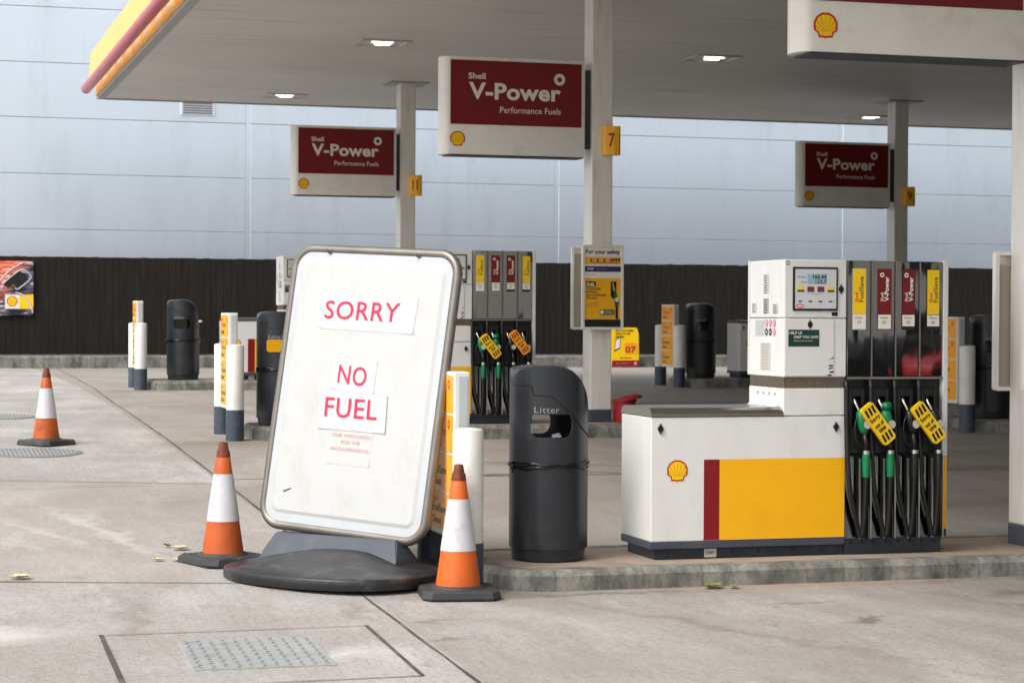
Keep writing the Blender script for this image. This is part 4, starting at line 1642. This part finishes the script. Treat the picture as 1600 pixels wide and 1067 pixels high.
pp = thing('pump_payment_sign', 'yellow pay by phone board with number 07 behind the column', 'sign', (14.79, 41.9, gz(41.9)))
bm = bmesh.new()
prism(bm, [(-.30, .02), (.31, .02), (.30, .70), (.265, .825), (.24, .845), (-.28, .845), (-.30, .82)], .04, FRONT)
bd = obj('board', bm, M['lemon'], pp)
bm = bmesh.new()
m = plane_at(FRONT, 0, -.04)
for k, s in enumerate(('PAY AT PUMP', 'WITH YOUR', 'PHONE')):
    text(bm, s, -.22, -.22+.037*len(s), .755-.065*k, .80-.065*k, m, .003, 0, bold=.03)
quad(bm, -.02, .29, .28, .52, m, .002, 3)
text(bm, '07', .0, .24, .31, .45, m, .004, 1, bold=.03)
text(bm, 'Pump number', .02, .2, .48, .50, m, .004, 1)
text(bm, 'TAP THE APP', -.12, .14, .185, .215, m, .003, 0, bold=.03)
quad(bm, -.30, .312, .02, .15, m, .002, 1)
text(bm, 'pay on the app', -.2, .05, .07, .105, m, .004, 4)
prism(bm, rrect(.2, .26, .05, .12, .02), 0, m, 4, .004)
prism(bm, [(-.25, .33), (-.12, .40), (-.10, .66), (-.22, .60)], 0, m, 0, .003)
prism(bm, [(-.235, .37), (-.13, .42), (-.115, .63), (-.21, .585)], 0, m, 2, .004)
obj('print', bm, [M['ink'], M['textmaroon'], M['textwhite'], M['amber'], M['faded']], bd)

bk_ = thing('fire_bucket', 'dark red plastic bucket with crooked lid beside the column foot', 'bucket', (7.57, 21.45, -1.155))
bm = bmesh.new()
lathe(bm, [(0, .0), (.118, .0), (.128, .22), (.136, .225), (.136, .245), (.12, .245), (.115, .05)], 24)
obj('pail', bm, M['bucket'], bk_, True, autosmooth=True)
bm = bmesh.new()
lathe(bm, [(0, .03), (.06, .028), (.14, .01), (.145, -.012), (.135, -.012), (.0, .015)], 20)
bmesh.ops.transform(bm, matrix=Matrix.Translation((.05, -.02, .262)) @ Matrix.Rotation(R(-9), 4, 'Y'), verts=bm.verts[:])
for v in bm.verts:
    v.co.z += .014*noise.noise(v.co*14)
obj('lid', bm, M['bucket'], bk_, True)

bm = bmesh.new()
bmesh.ops.create_icosphere(bm, subdivisions=3, radius=.045)
for v in bm.verts:
    v.co *= 1+.35*noise.noise(v.co*40)
    v.co.z *= .75
tag(obj('sponge', bm, M['sponge'], mx=Matrix.Translation((5.62, 21.22, -1.125)), smooth=True), 'pale green sponge lying against the plinth of the half hidden pump', 'sponge')

# ------------------------------------------------------------------ covers in the ground
ic = thing('inspection_cover', 'rectangular tread plate cover set in the concrete at the front', 'inspection cover', (1.665, 10.07, gz(10.07)))
sl = math.atan2(gz(10.4)-gz(9.7), .7)
bm = bx(-.335, .335, -.365, .365, -.01, .008, bev=.002)
pl = obj('plate', bm, M['plate'], ic)
bm = bmesh.new()
for i in range(11):
    for j in range(15):
        x, y = -.30+.06*i, -.335+.048*j
        a = R(45 if (i+j) % 2 else -45)
        d = Vector((math.cos(a), math.sin(a)))*.016
        s = Vector((-d.y, d.x))*.26
        prism(bm, [(x-d.x, y-d.y), (x+s.x, y+s.y), (x+d.x, y+d.y), (x-s.x, y-s.y)], .0022, None, 0, .008)
obj('tread', bm, M['iron'], pl)
ic.rotation_euler = (sl, 0, R(-1.5))


def manhole(loc, r, label):
    t = thing('manhole_cover', label, 'manhole cover', loc)
    t.rotation_euler = (math.atan2(gz(loc[1]+.3)-gz(loc[1]-.3), .6), 0, 0)
    bm = bmesh.new()
    lathe(bm, [(0, .006), (r-.05, .006), (r-.048, .002), (r-.04, .002), (r-.038, .007), (r, .006), (r, -.02)], 48)
    d = obj('lid', bm, M['iron'], t)
    bm = bmesh.new()
    k = -r
    while k < r-.05:
        w = math.sqrt(max(0, (r-.06)**2-k*k))
        if w > .05:
            y = -w
            while y < w-.03:
                box(bm, k, k+.018, y, y+.045, .006, .011)
                y += .065
        k += .04
    obj('studs', bm, M['plate'], d)
    return t


manhole((1.22, 20.15, gz(20.15)), .46, 'round manhole cover partly beside the far traffic cone')
manhole((1.12, 24.8, gz(24.8)), .42, 'flat round manhole cover farther off at the left')

# ------------------------------------------------------------------ fallen leaves and scraps
LG = 'fallen leaves on the concrete'


def leaf(x, y, s, rz, m, label, curl=.3, lift=.0):
    bm = bmesh.new()
    n = 9
    L = []
    for i in range(n):
        t = i/(n-1)
        w = s*.36*math.sin(math.pi*min(1, t*1.02))**.8*(1+.25*math.sin(i*2.4))
        z = .004+curl*s*((t-.45)**2)
        L.append([bm.verts.new((s*(t-.5), w*e, z+abs(e)*w*.35+lift)) for e in (-1, 0, 1)])
    for a, b in zip(L[:-1], L[1:]):
        for k in range(2):
            bm.faces.new((a[k], a[k+1], b[k+1], b[k]))
    o = obj('fallen_leaf', bm, m, smooth=True)
    o.matrix_local = Matrix.Translation((x, y, gz(y)+.006)) @ Matrix.Rotation(rz, 4, 'Z')
    return tag(o, label, 'leaf', LG)


leaf(1.76, 13.60, .13, .3, M['leafpale'], 'pale yellow leaf on the concrete behind the left near cone')
leaf(1.69, 13.72, .07, 2, M['leafbrown'], 'small dry leaf behind the pale one near the left near cone', .8)
leaf(1.715, 13.16, .09, 1.1, M['leafbrown'], 'curled brown leaf next to the left near cone base', 1.4)
leaf(1.66, 13.12, .06, .2, M['leafpale'], 'small pale leaf touching the curled brown one', .5)
leaf(1.56, 13.15, .08, -.2, M['leafpale'], 'thin pale leaf left of the curled brown one', .2)
leaf(.69, 12.60, .14, .1, M['leafpale'], 'flat cream leaf on the front concrete joint at far left')
leaf(4.62, 11.50, .14, .4, M['leafgreen'], 'green leaf lying against the nearest kerb', .5)
leaf(4.74, 11.47, .08, 1.6, M['leafgreen'], 'smaller green leaf beside the one against the nearest kerb', .5)
leaf(4.75, 16.0, .10, .8, M['leafpale'], 'pale leaf on the bay between nearest bin and pump', .6)
leaf(3.15, 16.1, .10, .2, M['leafgreen'], 'yellow green leaf on the bay left of the nearest bin', .4)
leaf(6.1, 40.9, .22, .2, M['leafpale'], 'dry leaf lying in the back gutter under the fence', .5)

# ------------------------------------------------------------------ the street side behind the camera (mirrored in the pump steel)
hg = thing('hedge', 'clipped dark green roadside hedge across the road from the forecourt', 'hedge', (26, -30, gz(-30)))
bm = bmesh.new()
nx, nz = 240, 14
sec = [(0.7, 0), (.75, .5), (.7, .9), (.55, 1.2), (.2, 1.4), (-.2, 1.4), (-.55, 1.2), (-.7, .9), (-.75, .5), (-.7, 0)]
rows = []
for i in range(nx+1):
    x = -30+60*i/nx
    row = []
    for y, z in sec:
        q = noise.noise(Vector((x*1.7, y*2, z*2)))*.22+noise.noise(Vector((x*6, y*5, z*6)))*.12
        row.append(bm.verts.new((x, y*(1+q), z*(1+q*.5))))
    rows.append(row)
for a, b in zip(rows[:-1], rows[1:]):
    for k in range(len(sec)-1):
        bm.faces.new((a[k], a[k+1], b[k+1], b[k]))
obj('foliage', bm, mat('hedge_leaves', (34, 38, 34), .8, var=.5, vs=14, bump=.8, bs=30), hg)
hm = mat('house_render', (238, 228, 210), .7, var=.06)
rm = mat('roof_tile', (92, 70, 60), .8, var=.2)
for k, (hx, w) in enumerate(((14.5, 8), (25.9, 10), (42, 9))):
    h = thing('house', ['pale rendered house across the road', 'wide rendered house across the road', 'end rendered house across the road'][k], 'house', (hx, -38, gz(-38)), 0, 'houses across the road')
    obj('wall', bx(-w/2, w/2, -4, 4, 0, 5), hm, h)
    bm = bmesh.new()
    prism(bm, [(-4.4, 5.0), (4.4, 5.0), (0, 7.8)], w+.5, Matrix(((0, 0, 1, -w/2-.25), (1, 0, 0, 0), (0, 1, 0, 0), (0, 0, 0, 1))))
    obj('roof', bm, rm, h)
    for wx in (-2.2, 1.2, 4.1):
        for wz in (.9, 3.2):
            obj('window', bx(wx-.45, wx+.45, 3.98, 4.02, wz, wz+1.2), M['ink'], h)

car = thing('parked_car', 'red hatchback parked across the road from the pumps', 'car', (26.6, -24, gz(-24)))
bm = bmesh.new()
side = [(-2.0, .25), (-2.02, .62), (-1.75, .86), (-.95, .95), (-.35, 1.42), (1.05, 1.46), (1.75, .98), (2.0, .88), (2.02, .30), (1.6, .22), (-1.6, .22)]
prism(bm, side, 1.7, Matrix(((1, 0, 0, 0), (0, 0, 1, -.85), (0, 1, 0, 0), (0, 0, 0, 1))))
bmesh.ops.bevel(bm, geom=bm.edges[:], offset=.06, segments=3, affect='EDGES')
obj('body', bm, mat('car_red_paint', (176, 14, 28), .2, coat=.8), car, True, autosmooth=True)
bm = bmesh.new()
prism(bm, [(-.75, .96), (-.3, 1.34), (.3, 1.37), (.3, .98)], .012, Matrix(((1, 0, 0, 0), (0, 0, 1, .85), (0, 1, 0, 0), (0, 0, 0, 1))))
prism(bm, [(.38, .98), (.38, 1.37), (1.0, 1.38), (1.5, 1.0)], .012, Matrix(((1, 0, 0, 0), (0, 0, 1, .85), (0, 1, 0, 0), (0, 0, 0, 1))))
obj('window', bm, M['ink'], car)
for wx in (-1.25, 1.25):
    for wy in (-.80, .80):
        bm = bmesh.new()
        lathe(bm, [(0, -.1), (.22, -.1), (.30, -.09), (.315, 0), (.30, .09), (.22, .1), (0, .1)], 28)
        o = obj('wheel', bm, M['black'], car, True, autosmooth=True)
        o.matrix_local = Matrix.Translation((wx, wy, .315)) @ Matrix.Rotation(R(90), 4, 'X')

bm = bmesh.new()
q = [bm.verts.new((x, y, gz(y)+.006)) for x, y in ((-60, -28), (110, -28), (110, -9.5), (-60, -9.5))]
bm.faces.new(q)
tag(obj('road', bm, mat('road_asphalt', (62, 61, 60), .85, var=.12, vs=1.5, bump=.4, bs=60)), kind='structure')
bm = bmesh.new()
for k in range(24):
    x = -4+2.2*k
    bm.faces.new([bm.verts.new((a, b, gz(b)+.011)) for a, b in ((x, -10.2), (x+1.1, -10.2), (x+1.1, -10.05), (x, -10.05))])
tag(obj('road_markings', bm, M['textwhite']), kind='structure')
shade_building = thing('shade_building', 'unseen dark building added to shade the right end of the canopy', 'building', (20.6, 0, gz(16)))  # out-of-view block added to keep light off the canopy's right end
obj('wall', bx(0, 12, -2, 33, -.4, 5.1), mat('shade_building_dark', (74, 74, 76), .5, var=.1), shade_building)
for k in range(6):
    w = obj('window', bx(-.03, -.002, 0+5.2*k, 4.6+5.2*k, .3, 3.0), M['ink'], shade_building)
    obj('frame', bx(-.06, -.031, 2.25+5.2*k, 2.35+5.2*k, .3, 3.0), M['postgrey'], w)

bm = bmesh.new()
box(bm, -1.9, 1.9, .852, .866, .24, .60, bev=.005)
obj('sill', bm, M['ink'], car)
c2 = dup(car, (18.5, -24, gz(-24)), 'dark blue hatchback parked across the road behind the camera')
for ch in c2.children:
    if ch.name.startswith('body'):
        ch.data = ch.data.copy()
        ch.data.materials[0] = mat('car_dark_blue', (22, 26, 40), .2, coat=.8)
tr = thing('tree', 'dark evergreen tree across the road between the rendered houses', 'tree', (32.6, -36, gz(-36)))
bm = bmesh.new()
lathe(bm, [(.26, 0), (.2, 1.2), (.14, 3)], 12)
obj('trunk', bm, mat('bark', (70, 58, 48), .9, var=.3), tr)
bm = bmesh.new()
rnd = random.Random(3)
for k in range(2600):
    h = rnd.random()
    rr = 1.75*(1-h*.75)*math.sqrt(rnd.random())*(1+.25*math.sin(h*23))
    a = rnd.random()*6.283
    p = Vector((rr*math.cos(a), rr*math.sin(a), .7+6*h))
    u = Vector((rnd.gauss(0, 1), rnd.gauss(0, 1), rnd.gauss(0, 1))).normalized()*.16
    w = u.orthogonal().normalized()*.09
    bm.faces.new([bm.verts.new(p+q) for q in (-u, w, u, -w)])
obj('crown', bm, mat('evergreen_leaves', (46, 56, 36), .8, var=.5, vs=3), tr)
